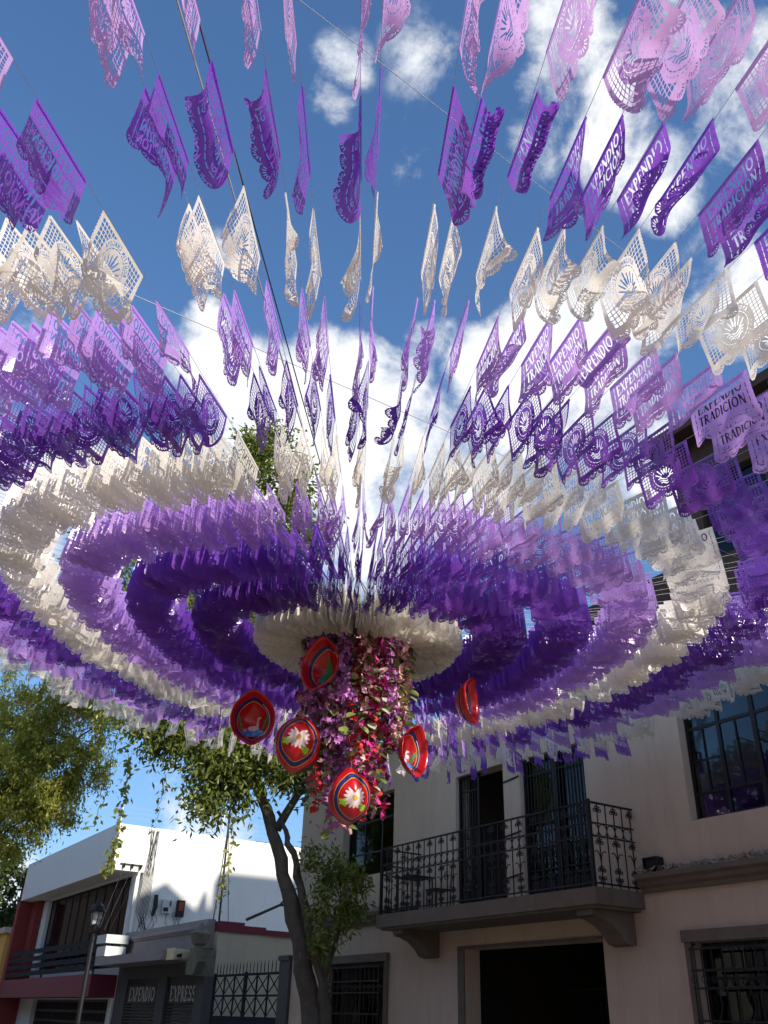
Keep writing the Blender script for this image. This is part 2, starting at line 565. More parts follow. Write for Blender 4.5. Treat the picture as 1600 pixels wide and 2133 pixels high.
def wall_open(mb, s0, s1, z0, z1, yf, yb, ops):
    ss = sorted({s0, s1, *[v for o in ops for v in o[:2]]})
    zs = sorted({z0, z1, *[v for o in ops for v in o[2:]]})
    for i in range(len(ss) - 1):
        for j in range(len(zs) - 1):
            sm, zm = (ss[i] + ss[i + 1]) / 2, (zs[j] + zs[j + 1]) / 2
            if any(o[0] < sm < o[1] and o[2] < zm < o[3] for o in ops):
                continue
            a, b, c, d = ss[i], ss[i + 1], zs[j], zs[j + 1]
            mb.add([(a, yf, c), (b, yf, c), (b, yf, d), (a, yf, d)], [(0, 1, 2, 3)])
            mb.add([(a, yb, c), (b, yb, c), (b, yb, d), (a, yb, d)], [(3, 2, 1, 0)])
    for (a, b, c, d) in ops:
        mb.add([(a, yf, c), (a, yb, c), (a, yb, d), (a, yf, d)], [(0, 1, 2, 3)])
        mb.add([(b, yf, c), (b, yb, c), (b, yb, d), (b, yf, d)], [(3, 2, 1, 0)])
        mb.add([(a, yf, d), (a, yb, d), (b, yb, d), (b, yf, d)], [(0, 1, 2, 3)])
        if c > z0:
            mb.add([(a, yf, c), (a, yb, c), (b, yb, c), (b, yf, c)], [(3, 2, 1, 0)])
    mb.add([(s0, yf, z0), (s0, yb, z0), (s0, yb, z1), (s0, yf, z1)], [(3, 2, 1, 0)])
    mb.add([(s1, yf, z0), (s1, yb, z0), (s1, yb, z1), (s1, yf, z1)], [(0, 1, 2, 3)])
    mb.add([(s0, yf, z1), (s1, yf, z1), (s1, yb, z1), (s0, yb, z1)], [(0, 1, 2, 3)])
    return mb


def window(root, s0, s1, z0, z1, y, vb, hb, fw=.05, material='iron_black', glass='window_glass', name='window', panes=True):
    """frame with mullions and one pane per light; vb / hb = positions of bars: (pos, from, to)"""
    mb = MB()
    mb.box(s0, s0 + fw, y - .03, y + .03, z0, z1).box(s1 - fw, s1, y - .03, y + .03, z0, z1)
    mb.box(s0 + fw, s1 - fw, y - .03, y + .03, z0, z0 + fw).box(s0 + fw, s1 - fw, y - .03, y + .03, z1 - fw, z1)
    w = part(mb, name, material, root)
    for (p, a, b, t) in vb:
        part(MB().box(p - t, p + t, y - .024, y + .024, a, b), 'mullion', material, w)
    for (p, a, b, t) in hb:
        part(MB().box(a, b, y - .02, y + .02, p - t, p + t), 'glazing_bar', material, w)
    if panes:
        xs = [s0 + fw] + sorted(v[0] for v in vb if v[3] >= .02) + [s1 - fw]
        zs = [z0 + fw] + sorted(h[0] for h in hb if h[3] >= .02) + [z1 - fw]
        for i in range(len(xs) - 1):
            for j in range(len(zs) - 1):
                part(MB().box(xs[i], xs[i + 1], y - .004, y + .004, zs[j], zs[j + 1]), 'pane', glass, w)
    return w


# ------------------------------------------------------------------ lettering by strokes
def arc(cx, cy, rx, ry, a0, a1, n=9):
    return [(cx + rx * math.cos(math.radians(a0 + (a1 - a0) * i / n)), cy + ry * math.sin(math.radians(a0 + (a1 - a0) * i / n))) for i in range(n + 1)]


TK, TN = .105, .045
GLYPH = {
    'E': (.60, [([(.12, 0), (.12, 1)], TK), ([(.12, .97), (.52, .97), (.55, .84)], TN), ([(.12, .5), (.44, .5)], TN), ([(.12, .03), (.54, .03), (.58, .17)], TN)]),
    'X': (.68, [([(.08, 1), (.60, 0)], TK), ([(.60, 1), (.36, .56)], TN), ([(.30, .44), (.05, 0)], TN)]),
    'P': (.60, [([(.12, 0), (.12, 1)], TK), (arc(.24, .73, .26, .24, 88, -80), .07)]),
    'N': (.70, [([(.08, 0), (.08, .92)], TN), ([(.08, 1), (.60, 0)], TK), ([(.62, .1), (.62, 1)], TN)]),
    'D': (.72, [([(.12, 0), (.12, 1)], TK), (arc(.24, .5, .37, .47, 86, -86), .075)]),
    'I': (.30, [([(.13, 0), (.13, 1)], TK)]),
    'O': (.82, [(arc(.40, .5, .32, .47, 100, 260), .085), (arc(.40, .5, .32, .47, 80, -80), .085)]),
    'T': (.62, [([(.02, .86), (.04, .97), (.58, .97), (.60, .86)], TN), ([(.31, .97), (.31, 0)], TK)]),
    'R': (.66, [([(.12, 0), (.12, 1)], TK), (arc(.24, .74, .25, .23, 88, -80), .065), ([(.32, .46), (.58, 0)], .085)]),
    'A': (.70, [([(.04, 0), (.32, .98)], TN), ([(.36, 1), (.62, 0)], TK), ([(.18, .3), (.46, .3)], TN)]),
    'C': (.70, [(arc(.40, .5, .33, .47, 48, 312, 14), .08)]),
    'S': (.56, [(arc(.27, .74, .19, .23, 30, 250, 8) + arc(.27, .26, .20, .24, 80, -150, 8), .075)]),
    'G': (.74, [(arc(.40, .5, .33, .47, 48, 330, 14), .08), ([(.68, .42), (.68, .06)], .07)]),
    'U': (.70, [([(.1, 1), (.1, .35)] + arc(.34, .3, .24, .28, 180, 360, 8) + [(.58, 1)], .075)]),
    'H': (.70, [([(.1, 0), (.1, 1)], TK), ([(.58, 0), (.58, 1)], TK), ([(.1, .5), (.58, .5)], TN)]),
    'Y': (.64, [([(.06, 1), (.32, .48), (.32, 0)], .085), ([(.58, 1), (.36, .55)], TN)]),
    ' ': (.35, []),
}
GLYPH['Ó'] = (.82, GLYPH['O'][1] + [([(.40, 1.13), (.54, 1.30)], .05)])


def text_strokes(txt, x0, x1, y0, y1):
    """strokes [(pts, halfwidth)] filling the box (y up)"""
    tot = sum(GLYPH[c][0] + .1 for c in txt) - .1
    sx, sy = (x1 - x0) / tot, (y1 - y0)
    out, cx = [], 0
    for c in txt:
        w, st = GLYPH[c]
        for pts, hw in st:
            out.append(([(x0 + (cx + px) * sx, y0 + py * sy) for px, py in pts], hw * min(sx, sy)))
        cx += w + .1
    return out


def stroke_field(X, Y, strokes):
    """signed field, positive inside strokes"""
    F = np.full(X.shape, -1e3)
    for pts, hw in strokes:
        for (ax, ay), (bx, by) in zip(pts[:-1], pts[1:]):
            dx, dy = bx - ax, by - ay
            l2 = dx * dx + dy * dy + 1e-12
            t = np.clip(((X - ax) * dx + (Y - ay) * dy) / l2, 0, 1)
            d = np.hypot(X - ax - t * dx, Y - ay - t * dy)
            F = np.maximum(F, hw - d)
    return F


def march(xs, ys, F):
    """polygons of F>0 on a grid -> verts (N,2), faces"""
    ny, nx = F.shape
    vid, V, faces = {}, [], []

    def vert(key, p):
        i = vid.get(key)
        if i is None:
            i = len(V); vid[key] = i; V.append(p)
        return i
    pos = F > 0
    for j in range(ny - 1):
        for i in range(nx - 1):
            c = (pos[j, i], pos[j, i + 1], pos[j + 1, i + 1], pos[j + 1, i])
            if not any(c):
                continue
            cr = ((i, j), (i + 1, j), (i + 1, j + 1), (i, j + 1))
            poly = []
            for k in range(4):
                a, b = cr[k], cr[(k + 1) % 4]
                fa, fb = F[a[1], a[0]], F[b[1], b[0]]
                if fa > 0:
                    poly.append(vert(a, (xs[a[0]], ys[a[1]])))
                if (fa > 0) != (fb > 0):
                    t = fa / (fa - fb)
                    t = min(max(t, .02), .98)
                    key = (a, b) if a < b else (b, a)
                    poly.append(vert(key, (xs[a[0]] + t * (xs[b[0]] - xs[a[0]]), ys[a[1]] + t * (ys[b[1]] - ys[a[1]]))))
            if len(poly) >= 3:
                faces.append(tuple(poly))
    return np.array(V), faces


# ------------------------------------------------------------------ ground, road, pavements
def slab(name, s0, s1, y0, y1, z0, z1, material, label, cat):
    o = smesh(MB().box(s0, s1, y0, y1, z0, z1), name, material, (s0 + s1) / 2, (y0 + y1) / 2, z0)
    return tag(o, label, cat, kind='structure')


g = link('ground', MB().add([(-900, -900, 0), (900, -900, 0), (900, 900, 0), (-900, 900, 0)], [(0, 1, 2, 3)]).mesh('ground'), 'pale_ground')
tag(g, 'grey-brown ground under the whole street', 'ground', kind='structure')
rd = link('road', MB().add([(-70, -14, .004), (25, -14, .004), (25, -2.4, .004), (-70, -2.4, .004)], [(0, 1, 2, 3)]).mesh('road'), 'pale_ground')
rd.location = W(0, 0, 0); rd.rotation_euler = (0, 0, SROT)
tag(rd, 'grey-brown road between the two pavements', 'road', kind='structure')
slab('pavement', -70, 25, -2.25, 0.3, -.1, .13, 'paving', 'stone pavement in front of the house row', 'pavement')
slab('kerb', -70, 25, -2.4, -2.25, -.1, .128, 'kerb_stone', 'stone kerb along the house row', 'kerb')
slab('pavement', -70, 25, -16.5, -14.15, -.1, .13, 'paving', 'stone pavement across the street', 'pavement')
slab('kerb', -70, 25, -14.15, -14, -.1, .128, 'kerb_stone', 'stone kerb across the street', 'kerb')

# ------------------------------------------------------------------ pink house with balcony
PK = sroot('pink_house', -14, 0, 0, 'shaded taupe-pink plaster house with wrought-iron balcony, right of the tree', 'house')
OPS = [(-21.35, -18.90, 4.79, 6.72), (-16.36, -14.68, 3.645, 6.52), (-14.14, -12.27, 3.645, 6.48), (-9.94, -5.6, 4.64, 7.05),
       (-16.10, -12.17, 0, 2.97), (-21.85, -19.1, .95, 2.84), (-10.22, -6.6, .95, 2.84)]
wl = wall_open(MB(), -23.75, 4, 0, 7.75, 0, .38, OPS)
wl.box(-23.75, -23.4, .38, 11, 0, 7.75).box(-23.4, 4, 10.6, 11, 0, 7.75).box(3.6, 4, .38, 10.6, 0, 7.75)
part(wl, 'wall', 'plaster_taupe', PK)
part(MB().box(-23.9, 4.1, -.12, 11.1, 7.752, 7.95), 'roof', 'stone_trim', PK)
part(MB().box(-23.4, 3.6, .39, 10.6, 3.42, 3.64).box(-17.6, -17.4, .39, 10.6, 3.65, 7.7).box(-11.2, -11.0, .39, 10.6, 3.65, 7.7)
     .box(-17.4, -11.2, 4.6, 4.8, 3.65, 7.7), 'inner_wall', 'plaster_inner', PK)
part(MB().box(-17.2, -17.0, .39, 10.6, 0, 3.4).box(-11.6, -11.4, .39, 10.6, 0, 3.4).box(-17.0, -11.6, 5.0, 5.2, 0, 3.4).box(-17.0, -11.6, .39, 5.0, 3.36, 3.41).box(-17.0, -11.6, .39, 5.0, .0, .02), 'entrance_wall', 'interior_dark', PK)  # near-black surfaces: the entrance's shade is put into their colour
# dark upper storey set on the right
up = MB()
wall_open(up, -9.22, 4, 7.96, 11.55, .06, .3, [(-8.75, -7.35, 9.0, 10.6), (-6.4, -5.0, 9.0, 10.6)])
up.box(-9.22, -9.0, .3, 9, 7.96, 11.55)
up.box(-15.5, -9.24, .5, 9, 7.96, 9.45)
uw = part(up, 'upper_storey', 'brown_wood', PK)
part(MB().box(-9.55, 4.2, -.45, 9.2, 11.552, 11.75), 'eaves', 'brown_wood', uw)
for k in range(16):
    s = -9.4 + k * .55
    part(MB().box(s, s + .09, -.42, .055, 11.38, 11.55), 'rafter_end', 'brown_wood', uw)
window(PK, -8.75, -7.35, 9.0, 10.6, .2, [(-8.05, 9.05, 10.55, .03)], [], .06, 'slate_metal', 'dark_glass')
part(MB().tube([(-8.7 + i * .06, .27 + .02 * (i % 2), 9.05) for i in range(12)], .02, 4).box(-8.68, -7.9, .25, .28, 9.06, 10.5), 'curtain', 'green_curtain', PK)
window(PK, -6.4, -5.0, 9.0, 10.6, .2, [(-5.7, 9.05, 10.55, .03)], [], .06, 'slate_metal', 'dark_glass')
# string courses
prof = [(0, 3.62), (-.07, 3.62), (-.09, 3.68), (-.16, 3.72), (-.17, 3.78), (-.24, 3.82), (-.24, 3.90), (0, 3.93)]
part(MB().prism(prof, 'x', -23.76, -17.84), 'cornice', 'stone_trim', PK)
part(MB().prism(prof, 'x', -11.09, 4.0), 'cornice', 'stone_trim', PK)
# balcony slab, brackets
sl = MB().box(-17.80, -11.12, -1.13, -.001, 3.38, 3.64)
sl.box(-17.70, -11.22, -1.06, -.002, 3.335, 3.379)
part(sl, 'balcony_slab', 'stone_trim', PK)
bprof = [(-.003, 3.33), (-.98, 3.33), (-.98, 3.24), (-.80, 3.22), (-.58, 3.15), (-.40, 3.03), (-.26, 2.88), (-.10, 2.84), (-.003, 2.84)]
for s in (-17.35, -11.75):
    b = part(MB().prism(bprof, 'x', s, s + .36), 'balcony_bracket', 'stone_trim', PK)
    part(MB().prism([(p[0] * .96 - .03, p[1] - .02) for p in bprof[2:8]] + [(-.15, 2.98), (-.6, 3.25)], 'x', s - .03, s + .39), 'moulding', 'stone_trim', b)


# balcony railing
def spiral(cx, cz, r, d, turns=1.35, a0=90, n=14, y=0):
    pts = []
    for i in range(n + 1):
        t = i / n
        an = math.radians(a0) + d * turns * 2 * PI * t
        rr = r * (1 - .78 * t)
        pts.append((cx + rr * math.cos(an), y, cz + rr * math.sin(an)))
    return pts


RZ0, RZ1 = 3.645, 5.02
rl = MB()
RY = -1.06
rl.box(-17.72, -11.18, RY - .022, RY + .022, RZ1 - .03, RZ1).box(-17.72, -11.18, RY - .012, RY + .012, 4.66, 4.68).box(-17.72, -11.18, RY - .012, RY + .012, 4.44, 4.46).box(-17.72, -11.18, RY - .015, RY + .015, RZ0 + .05, RZ0 + .075)
for sx in (-17.72, -11.2):
    rl.box(sx - .022, sx + .022, RY + .024, -.002, RZ1 - .03, RZ1).box(sx - .012, sx + .012, RY + .024, -.002, 4.66, 4.68).box(sx - .012, sx + .012, RY + .024, -.002, 4.44, 4.46).box(sx - .013, sx + .013, RY + .024, -.002, RZ0 + .05, RZ0 + .075)
    rl.box(sx - .03, sx + .03, RY - .03, RY + .0235, RZ0, RZ1 + .03)
RAIL = part(rl, 'balcony_railing', 'iron_black', PK)
bal_me = MB().tube([(0, 0, RZ0), (0, 0, RZ1 - .03)], .0125, 5).mesh('baluster'); bal_me.materials.append(M['iron_black'])
SCR = []
d = 1
for path in ([(d * .012, 0, RZ1 - .06)] + spiral(d * .062, RZ1 - .13, .048, d, a0=90), [(d * .012, 0, 4.42)] + spiral(d * .062, 4.36, .048, d, a0=90),
             [(d * .012, 0, 3.72)] + spiral(d * .06, 3.79, .045, -d, a0=-90), [(d * .012, 0, 3.98)] + spiral(d * .06, 3.92, .045, d, a0=90),
             [(0, 0, 4.02), (d * .015, 0, 4.13), (d * .05, 0, 4.20), (d * .095, 0, 4.22), (d * .13, 0, 4.20)]):
    me = MB().tube(path, .0095, 4).mesh('scroll'); me.materials.append(M['iron_black']); SCR.append(me)
rg_me = MB().tube([(.098 * math.cos(2 * PI * i / 18), 0, 4.56 + .098 * math.sin(2 * PI * i / 18)) for i in range(19)], .0095, 4, False).mesh('ring'); rg_me.materials.append(M['iron_black'])


def rail_piece(me, name, s, y, rot=0):
    o = link(name, me, None, RAIL)
    off = OFF[RAIL.name]
    o.location = (s - off[0], y - off[1], -off[2])
    o.rotation_euler = (0, 0, rot)
    return o


def scrolls(s, y, rot=0):
    for me in SCR:
        rail_piece(me, 'scroll', s, y, rot)
        rail_piece(me, 'scroll', s, y, rot + PI)


for k in range(1, 32):
    s = -17.72 + k * 6.52 / 32
    rail_piece(bal_me, 'baluster', s, RY)
    if k % 2:
        scrolls(s, RY)
for k in range(32):
    rail_piece(rg_me, 'ring', -17.72 + (k + .5) * 6.52 / 32, RY)
for sx in (-17.72, -11.2):
    for k in range(1, 6):
        y = RY + k * 1.05 / 5.3
        rail_piece(bal_me, 'baluster', sx, y)
        if k % 2:
            scrolls(sx, y, PI / 2)
    for k in range(5):
        rail_piece(rg_me, 'ring', sx, RY + (k + .5) * 1.05 / 5.3, PI / 2)

# upper windows and balcony doors
window(PK, -21.33, -18.92, 4.8, 6.71, .22, [(-20.55, 4.85, 6.66, .022), (-19.72, 4.85, 6.66, .022)], [(5.37, -21.28, -18.97, .02), (6.15, -21.28, -18.97, .02)])
window(PK, -9.93, -5.61, 4.645, 7.04, .20, [(-9.26, 4.69, 7.0, .032), (-8.57, 4.69, 7.0, .04), (-7.0, 4.69, 7.0, .035), (-9.59, 5.1, 6.15, .012), (-8.93, 5.1, 6.15, .012), (-7.8, 5.1, 6.15, .012)],
       [(6.17, -9.88, -5.66, .028), (5.08, -9.88, -5.66, .022), (5.62, -9.88, -9.28, .012)])
part(MB().box(-9.7, -6, .35, .42, 4.72, 4.76), 'window_rail', 'white_paint', PK)
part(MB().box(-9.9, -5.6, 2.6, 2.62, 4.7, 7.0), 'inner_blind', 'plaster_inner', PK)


def grille_door(s0, s1, z0, z1, y, n, half=False):
    mb = MB()
    mb.box(s0, s0 + .05, y - .03, y + .03, z0, z1).box(s1 - .05, s1, y - .03, y + .03, z0, z1).box(s0 + .05, s1 - .05, y - .03, y + .03, z1 - .06, z1).box(s0 + .05, s1 - .05, y - .03, y + .03, z0, z0 + .08)
    d = part(mb, 'door_grille', 'iron_black', PK)
    for k in range(1, n):
        x = s0 + (s1 - s0) * k / n
        part(MB().tube([(x, y, z0 + .08), (x, y, z1 - .06)], .012, 5), 'grille_bar', 'iron_black', d)
    for z in (z0 + .5, z0 + .62, z0 + 1.5, z1 - .35):
        part(MB().box(s0 + .05, s1 - .05, y - .014, y + .014, z, z + .025), 'cross_bar', 'iron_black', d)
    part(MB().box(s0 + .05, s1 - .05, y + .012, y + .022, z0 + .08, z0 + .45), 'kick_plate', 'iron_black', d)
    for k in range(n // 2):
        x = s0 + (s1 - s0) * (2 * k + 1) / n
        part(MB().tube([(p[0], y, p[2]) for p in spiral(x, z0 + .92, .07, 1 if k % 2 else -1)], .008, 4), 'scroll', 'iron_black', d)
    return d


grille_door(-16.35, -15.62, 3.65, 6.51, .12, 8)
grille_door(-14.13, -13.2, 3.65, 6.47, .12, 10)
grille_door(-13.19, -12.28, 3.65, 6.47, .12, 10)
part(MB().box(-14.12, -13.2, .2, .21, 3.66, 6.46), 'door_pane', 'dark_glass', PK)
part(MB().box(-13.19, -12.29, .2, .21, 3.66, 6.46), 'door_pane', 'dark_glass', PK)
part(MB().box(-14.66, -14.16, -.012, -.001, 4.0, 6.5), 'pilaster', 'plaster_taupe', PK)
for zc in (6.1, 5.0, 4.2):
    part(MB().tube([(-14.66, -.02, zc), (-14.4, -.03, zc + .02), (-14.16, -.02, zc + .05)], .02, 5), 'cable_band', 'cable_black', PK)

# ground floor windows with grilles
def grille_window(s0, s1, z1):
    part(MB().box(s0 - .16, s1 + .16, -.10, -.002, z1 + .0, z1 + .17), 'lintel', 'stone_trim', PK)
    part(MB().box(s0 - .14, s0 - .001, -.06, -.002, .8, z1 - .001).box(s1 + .001, s1 + .14, -.06, -.002, .8, z1 - .001), 'jamb', 'stone_trim', PK)
    gr = MB().box(s0 + .02, s1 - .02, -.17, -.15, z1 - .12, z1 - .09).box(s0 + .02, s1 - .02, -.17, -.15, z1 - .42, z1 - .39).box(s0 + .02, s1 - .02, -.17, -.15, z1 - .66, z1 - .63).box(s0 + .02, s1 - .02, -.17, -.15, 1.75, 1.78).box(s0 + .02, s1 - .02, -.17, -.15, 1.0, 1.03)
    for s in (s0 + .05, s1 - .05):
        gr.box(s - .012, s + .012, -.15, -.003, z1 - .11, z1 - .09).box(s - .012, s + .012, -.15, -.003, 1.75, 1.77)
    d = part(gr, 'window_grille', 'iron_black', PK)
    n = int((s1 - s0) / .2)
    for k in range(n + 1):
        x = s0 + .05 + (s1 - s0 - .1) * k / n
        if k % 3 == 2:
            pts = [(x + .07 * math.sin(t * 9), -.16, z1 - .66 - t * 1.1) for t in np.linspace(0, 1, 14)]
            part(MB().tube(pts, .011, 4), 'grille_bar', 'iron_black', d)
            part(MB().tube([(x, -.16, z1 - .39), (x, -.16, z1 - .12), (x, -.10, z1 - .04), (x, -.02, z1 - .03)], .011, 4), 'grille_hook', 'iron_black', d)
        else:
            part(MB().tube([(x, -.16, 1.0), (x, -.16, z1 - .12), (x, -.10, z1 - .04), (x, -.02, z1 - .03)], .011, 4), 'grille_bar', 'iron_black', d)
        part(MB().tube([(x + .05 * math.cos(a), -.16, z1 - .525 + .05 * math.sin(a)) for a in np.linspace(0, 2 * PI, 11)], .007, 4, False), 'grille_ring', 'iron_black', d)
    window(PK, s0, s1, .96, z1 - .01, .2, [((s0 + s1) / 2, 1.0, z1 - .05, .03)], [(z1 - .5, s0 + .05, s1 - .05, .02)], .06, 'iron_black', 'dark_glass')


grille_window(-21.85, -19.1, 2.84)
grille_window(-10.22, -6.6, 2.84)
part(MB().box(-16.33, -16.11, -.03, -.001, 0.13, 3.0).box(-16.33, -12.16, -.03, -.001, 2.972, 3.03), 'gate_surround', 'stone_trim', PK)
# iron gate leaf standing inside the dark entrance
gd = part(MB().box(-16.08, -12.2, 2.2, 2.24, .15, .25).box(-16.08, -12.2, 2.2, 2.24, 2.3, 2.34), 'inner_gate', 'iron_black', PK)
for k in range(26):
    s = -16.05 + k * .15
    part(MB().tube([(s, 2.22, .2), (s, 2.22, 2.32)], .012, 4), 'gate_bar', 'iron_black', gd)
    part(MB().tube([(s + .05 * math.cos(a), 2.22, 2.2 + .05 * math.sin(a)) for a in np.linspace(0, 2 * PI, 11)], .007, 4, False), 'gate_ring', 'iron_black', gd)

lt = sroot('wall_lantern', -12.9, 2.9, 2.05, 'small glowing amber lantern inside the dark entrance under the balcony', 'lantern')
part(MB().lathe([(.02, .0), (.05, .03), (.055, .16), (.03, .2)], (-12.9, 2.9, 2.05), 8), 'lamp_glass', 'lamp_glow', lt)
part(MB().lathe([(.07, .2), (.07, .22), (.02, .28), (.01, .32)], (-12.9, 2.9, 2.05), 8).tube([(-12.9, 2.9, 2.36), (-12.9, 2.9, 3.35)], .006, 4), 'lamp_cap', 'iron_black', lt)

cb = sroot('wooden_cabinet', -12.9, 1.2, 3.645, 'warm wooden cabinet standing behind the right balcony door grille', 'cabinet')
part(MB().box(-13.25, -12.45, 1.1, 1.5, 3.66, 5.0), 'cabinet_body', 'warm_wood', cb)
for k in range(4):
    part(MB().box(-13.22 + (k % 2) * .39, -12.86 + (k % 2) * .39, 1.08, 1.099, 3.75 + (k // 2) * .62, 4.3 + (k // 2) * .62), 'cabinet_door', 'warm_wood', cb)

# balcony furniture
bt = sroot('balcony_table', -17.0, -.62, 3.645, 'square black iron table at the left end of the balcony', 'table')
part(MB().box(-17.38, -16.72, -.92, -.32, 4.36, 4.39), 'table_top', 'iron_black', bt)
for dx in (-17.33, -16.77):
    for dy in (-.88, -.36):
        part(MB().tube([(dx, dy, 3.646), (dx, dy, 4.36)], .018, 5), 'leg', 'iron_black', bt)
bc = sroot('balcony_chair', -17.2, -.5, 3.645, 'black iron scroll-back chair behind the balcony table', 'chair')
part(MB().box(-16.65, -16.25, -.62, -.22, 4.08, 4.11), 'seat', 'iron_black', bc)
for dx in (-16.63, -16.27):
    part(MB().tube([(dx, -.6, 3.646), (dx, -.6, 4.08)], .014, 5), 'leg', 'iron_black', bc)
    part(MB().tube([(dx, -.24, 3.646), (dx, -.24, 4.08)], .014, 5), 'leg', 'iron_black', bc)
part(MB().tube([(-16.63, -.23, 4.1), (-16.63, -.2, 4.55), (-16.55, -.2, 4.62), (-16.35, -.2, 4.62), (-16.27, -.2, 4.55), (-16.27, -.23, 4.1)], .014, 5)
     .tube([(p[0], -.2, p[2]) for p in spiral(-16.45, 4.4, .1, 1)], .01, 4), 'backrest', 'iron_black', bc)

fl = sroot('floodlight', -10.75, -.12, 3.93, 'small black floodlight box on the right-hand ledge beside the balcony', 'floodlight')
part(MB().box(-10.9, -10.6, -.2, -.02, 3.97, 3.985).box(-10.9, -10.6, -.2, -.02, 4.13, 4.145).box(-10.9, -10.885, -.2, -.02, 3.985, 4.13).box(-10.615, -10.6, -.2, -.02, 3.985, 4.13), 'housing', 'iron_black', fl)
part(MB().box(-10.88, -10.62, -.14, -.13, 3.99, 4.125), 'lens', 'interior_dark', fl)
part(MB().box(-10.78, -10.72, -.14, -.1, 3.928, 3.969), 'bracket', 'iron_black', fl)

# dry litter on the ledges (uncountable)
def litter(name, s0, s1, y0, y1, z, n, label):
    V, F = [], []
    for i in range(n):
        c = np.array([random.uniform(s0, s1), random.uniform(y0, y1), z + random.uniform(.0, .05)])
        a = RNG.normal(size=3); a /= np.linalg.norm(a)
        b = np.cross(a, RNG.normal(size=3)); b /= np.linalg.norm(b)
        l, w = random.uniform(.03, .075), random.uniform(.01, .025)
        o = len(V)
        V += [tuple(c - a * l), tuple(c + b * w), tuple(c + a * l), tuple(c - b * w)]
        F.append((o, o + 1, o + 2, o + 3))
    o = smesh(MB().add(V, F), name, 'litter', (s0 + s1) / 2, (y0 + y1) / 2, z)
    tag(o, label, 'leaf litter', kind='stuff')


litter('leaf_litter', -11.05, -6.5, -.22, -.02, 3.94, 420, 'dry leaves and dust lying along the right-hand ledge')
litter('leaf_litter', -22.5, -17.9, -.22, -.02, 3.94, 260, 'dry leaves lying along the ledge behind the leafy shoots')

# ------------------------------------------------------------------ expendio shop
EX = sroot('corner_shop', -34, 0, 0, 'single-storey shop with two lettered roller shutters and cream awning', 'shop')
mb = MB()
wall_open(mb, -38.44, -30.0, 0, 3.55, 0, .3, [(-37.2, -33.75, 0, 2.75), (-32.9, -30.3, 0, 2.75)])
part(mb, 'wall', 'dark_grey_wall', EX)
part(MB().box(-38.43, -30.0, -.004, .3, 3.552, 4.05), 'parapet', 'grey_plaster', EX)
part(MB().box(-38.43, -30.0, .301, 9, 3.3, 3.5), 'roof', 'grey_plaster', EX)
part(MB().prism([(.3, 4.052), (-.05, 4.052), (-.07, 4.10), (-.13, 4.13), (-.13, 4.20), (.0, 4.24), (.02, 4.42), (.3, 4.42)], 'x', -38.42, -30.02), 'cornice', 'grey_plaster', EX)
# side wall over the gated yard
sw = part(MB().box(-30.0, -29.75, .302, 9, 0, 4.05), 'side_wall', 'cream_wall', EX)
part(MB().box(-30.05, -29.68, .28, 1.2, 4.052, 4.36).box(-30.05, -29.68, 1.2, 2.0, 4.052, 4.27).box(-30.05, -29.66, 2.0, 9, 4.052, 4.2), 'coping', 'maroon_paint', sw)
part(MB().box(-38.0, -30.75, -1.15, -.006, 3.17, 3.46), 'awning', 'grey_plaster', EX)
part(MB().box(-30.748, -30.1, -.95, -.007, 3.18, 3.48).box(-30.76, -30.1, -1.0, -.951, 3.16, 3.5), 'awning_end', 'cream_awning', EX)
part(MB().box(-30.099, -29.7, -.35, .301, 2.72, 3.5), 'corner_block', 'aged_stone', EX)
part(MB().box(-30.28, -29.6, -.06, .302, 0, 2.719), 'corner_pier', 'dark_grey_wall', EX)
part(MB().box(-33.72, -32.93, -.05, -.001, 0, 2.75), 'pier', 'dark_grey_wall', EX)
for (a, b, txt, ta, tb) in ((-37.2, -33.75, 'EXPENDIO', -36.85, -34.15), (-32.9, -30.3, 'EXPRESS', -32.62, -30.42)):
    sh = part(MB().box(a, b, .035, .08, 2.0, 2.75), 'roller_shutter', 'shutter_dark', EX)
    for k in range(19):
        z = 1.92 - k * .1
        part(MB().prism([(.04, z), (.018, z + .02), (.018, z + .06), (.04, z + .085), (.08, z + .085), (.08, z)], 'x', a, b), 'shutter_slat', 'shutter_dark', sh)
    st = text_strokes(txt, ta, tb, 2.04, 2.46)
    xs = np.linspace(ta - .05, tb + .05, 260); ys = np.linspace(1.98, 2.54, 56)
    X, Y = np.meshgrid(xs, ys)
    V, F = march(xs, ys, stroke_field(X, Y, st))
    tb_ = MB().add([(v[0], .029, v[1]) for v in V], F)
    part(tb_, 'lettering', 'sign_letter', sh)
cl = sroot('stone_lantern', -29.5, -.25, 2.75, 'weathered stone lantern finial on a corbel at the shop corner', 'lantern')
part(MB().prism([(-29.85, 2.74), (-29.2, 2.74), (-29.0, 3.02), (-28.92, 3.1), (-28.92, 3.16), (-29.9, 3.16), (-29.9, 3.1)], 'y', -.62, -.352), 'corbel', 'aged_stone', cl)
part(MB().box(-29.75, -29.15, -.6, -.354, 3.162, 3.5), 'pedestal', 'aged_stone', cl)
part(MB().lathe([(.16, 0), (.14, .05), (.24, .12), (.34, .42), (.30, .45), (.2, .5), (.06, .66), (.03, .72)], (-29.45, -.42, 3.502), 6), 'lantern_body', 'aged_stone', cl)
cm = sroot('security_camera', -30.2, -.5, 3.2, 'small beige camera fixed beside the cream awning end', 'camera')
part(MB().box(-30.09, -29.92, -.75, -.36, 3.2, 3.4), 'camera_body', 'cream_wall', cm)
part(MB().tube([(-30.02, -.75, 3.3), (-30.02, -.9, 3.27)], .05, 8), 'camera_lens', 'iron_black', cm)

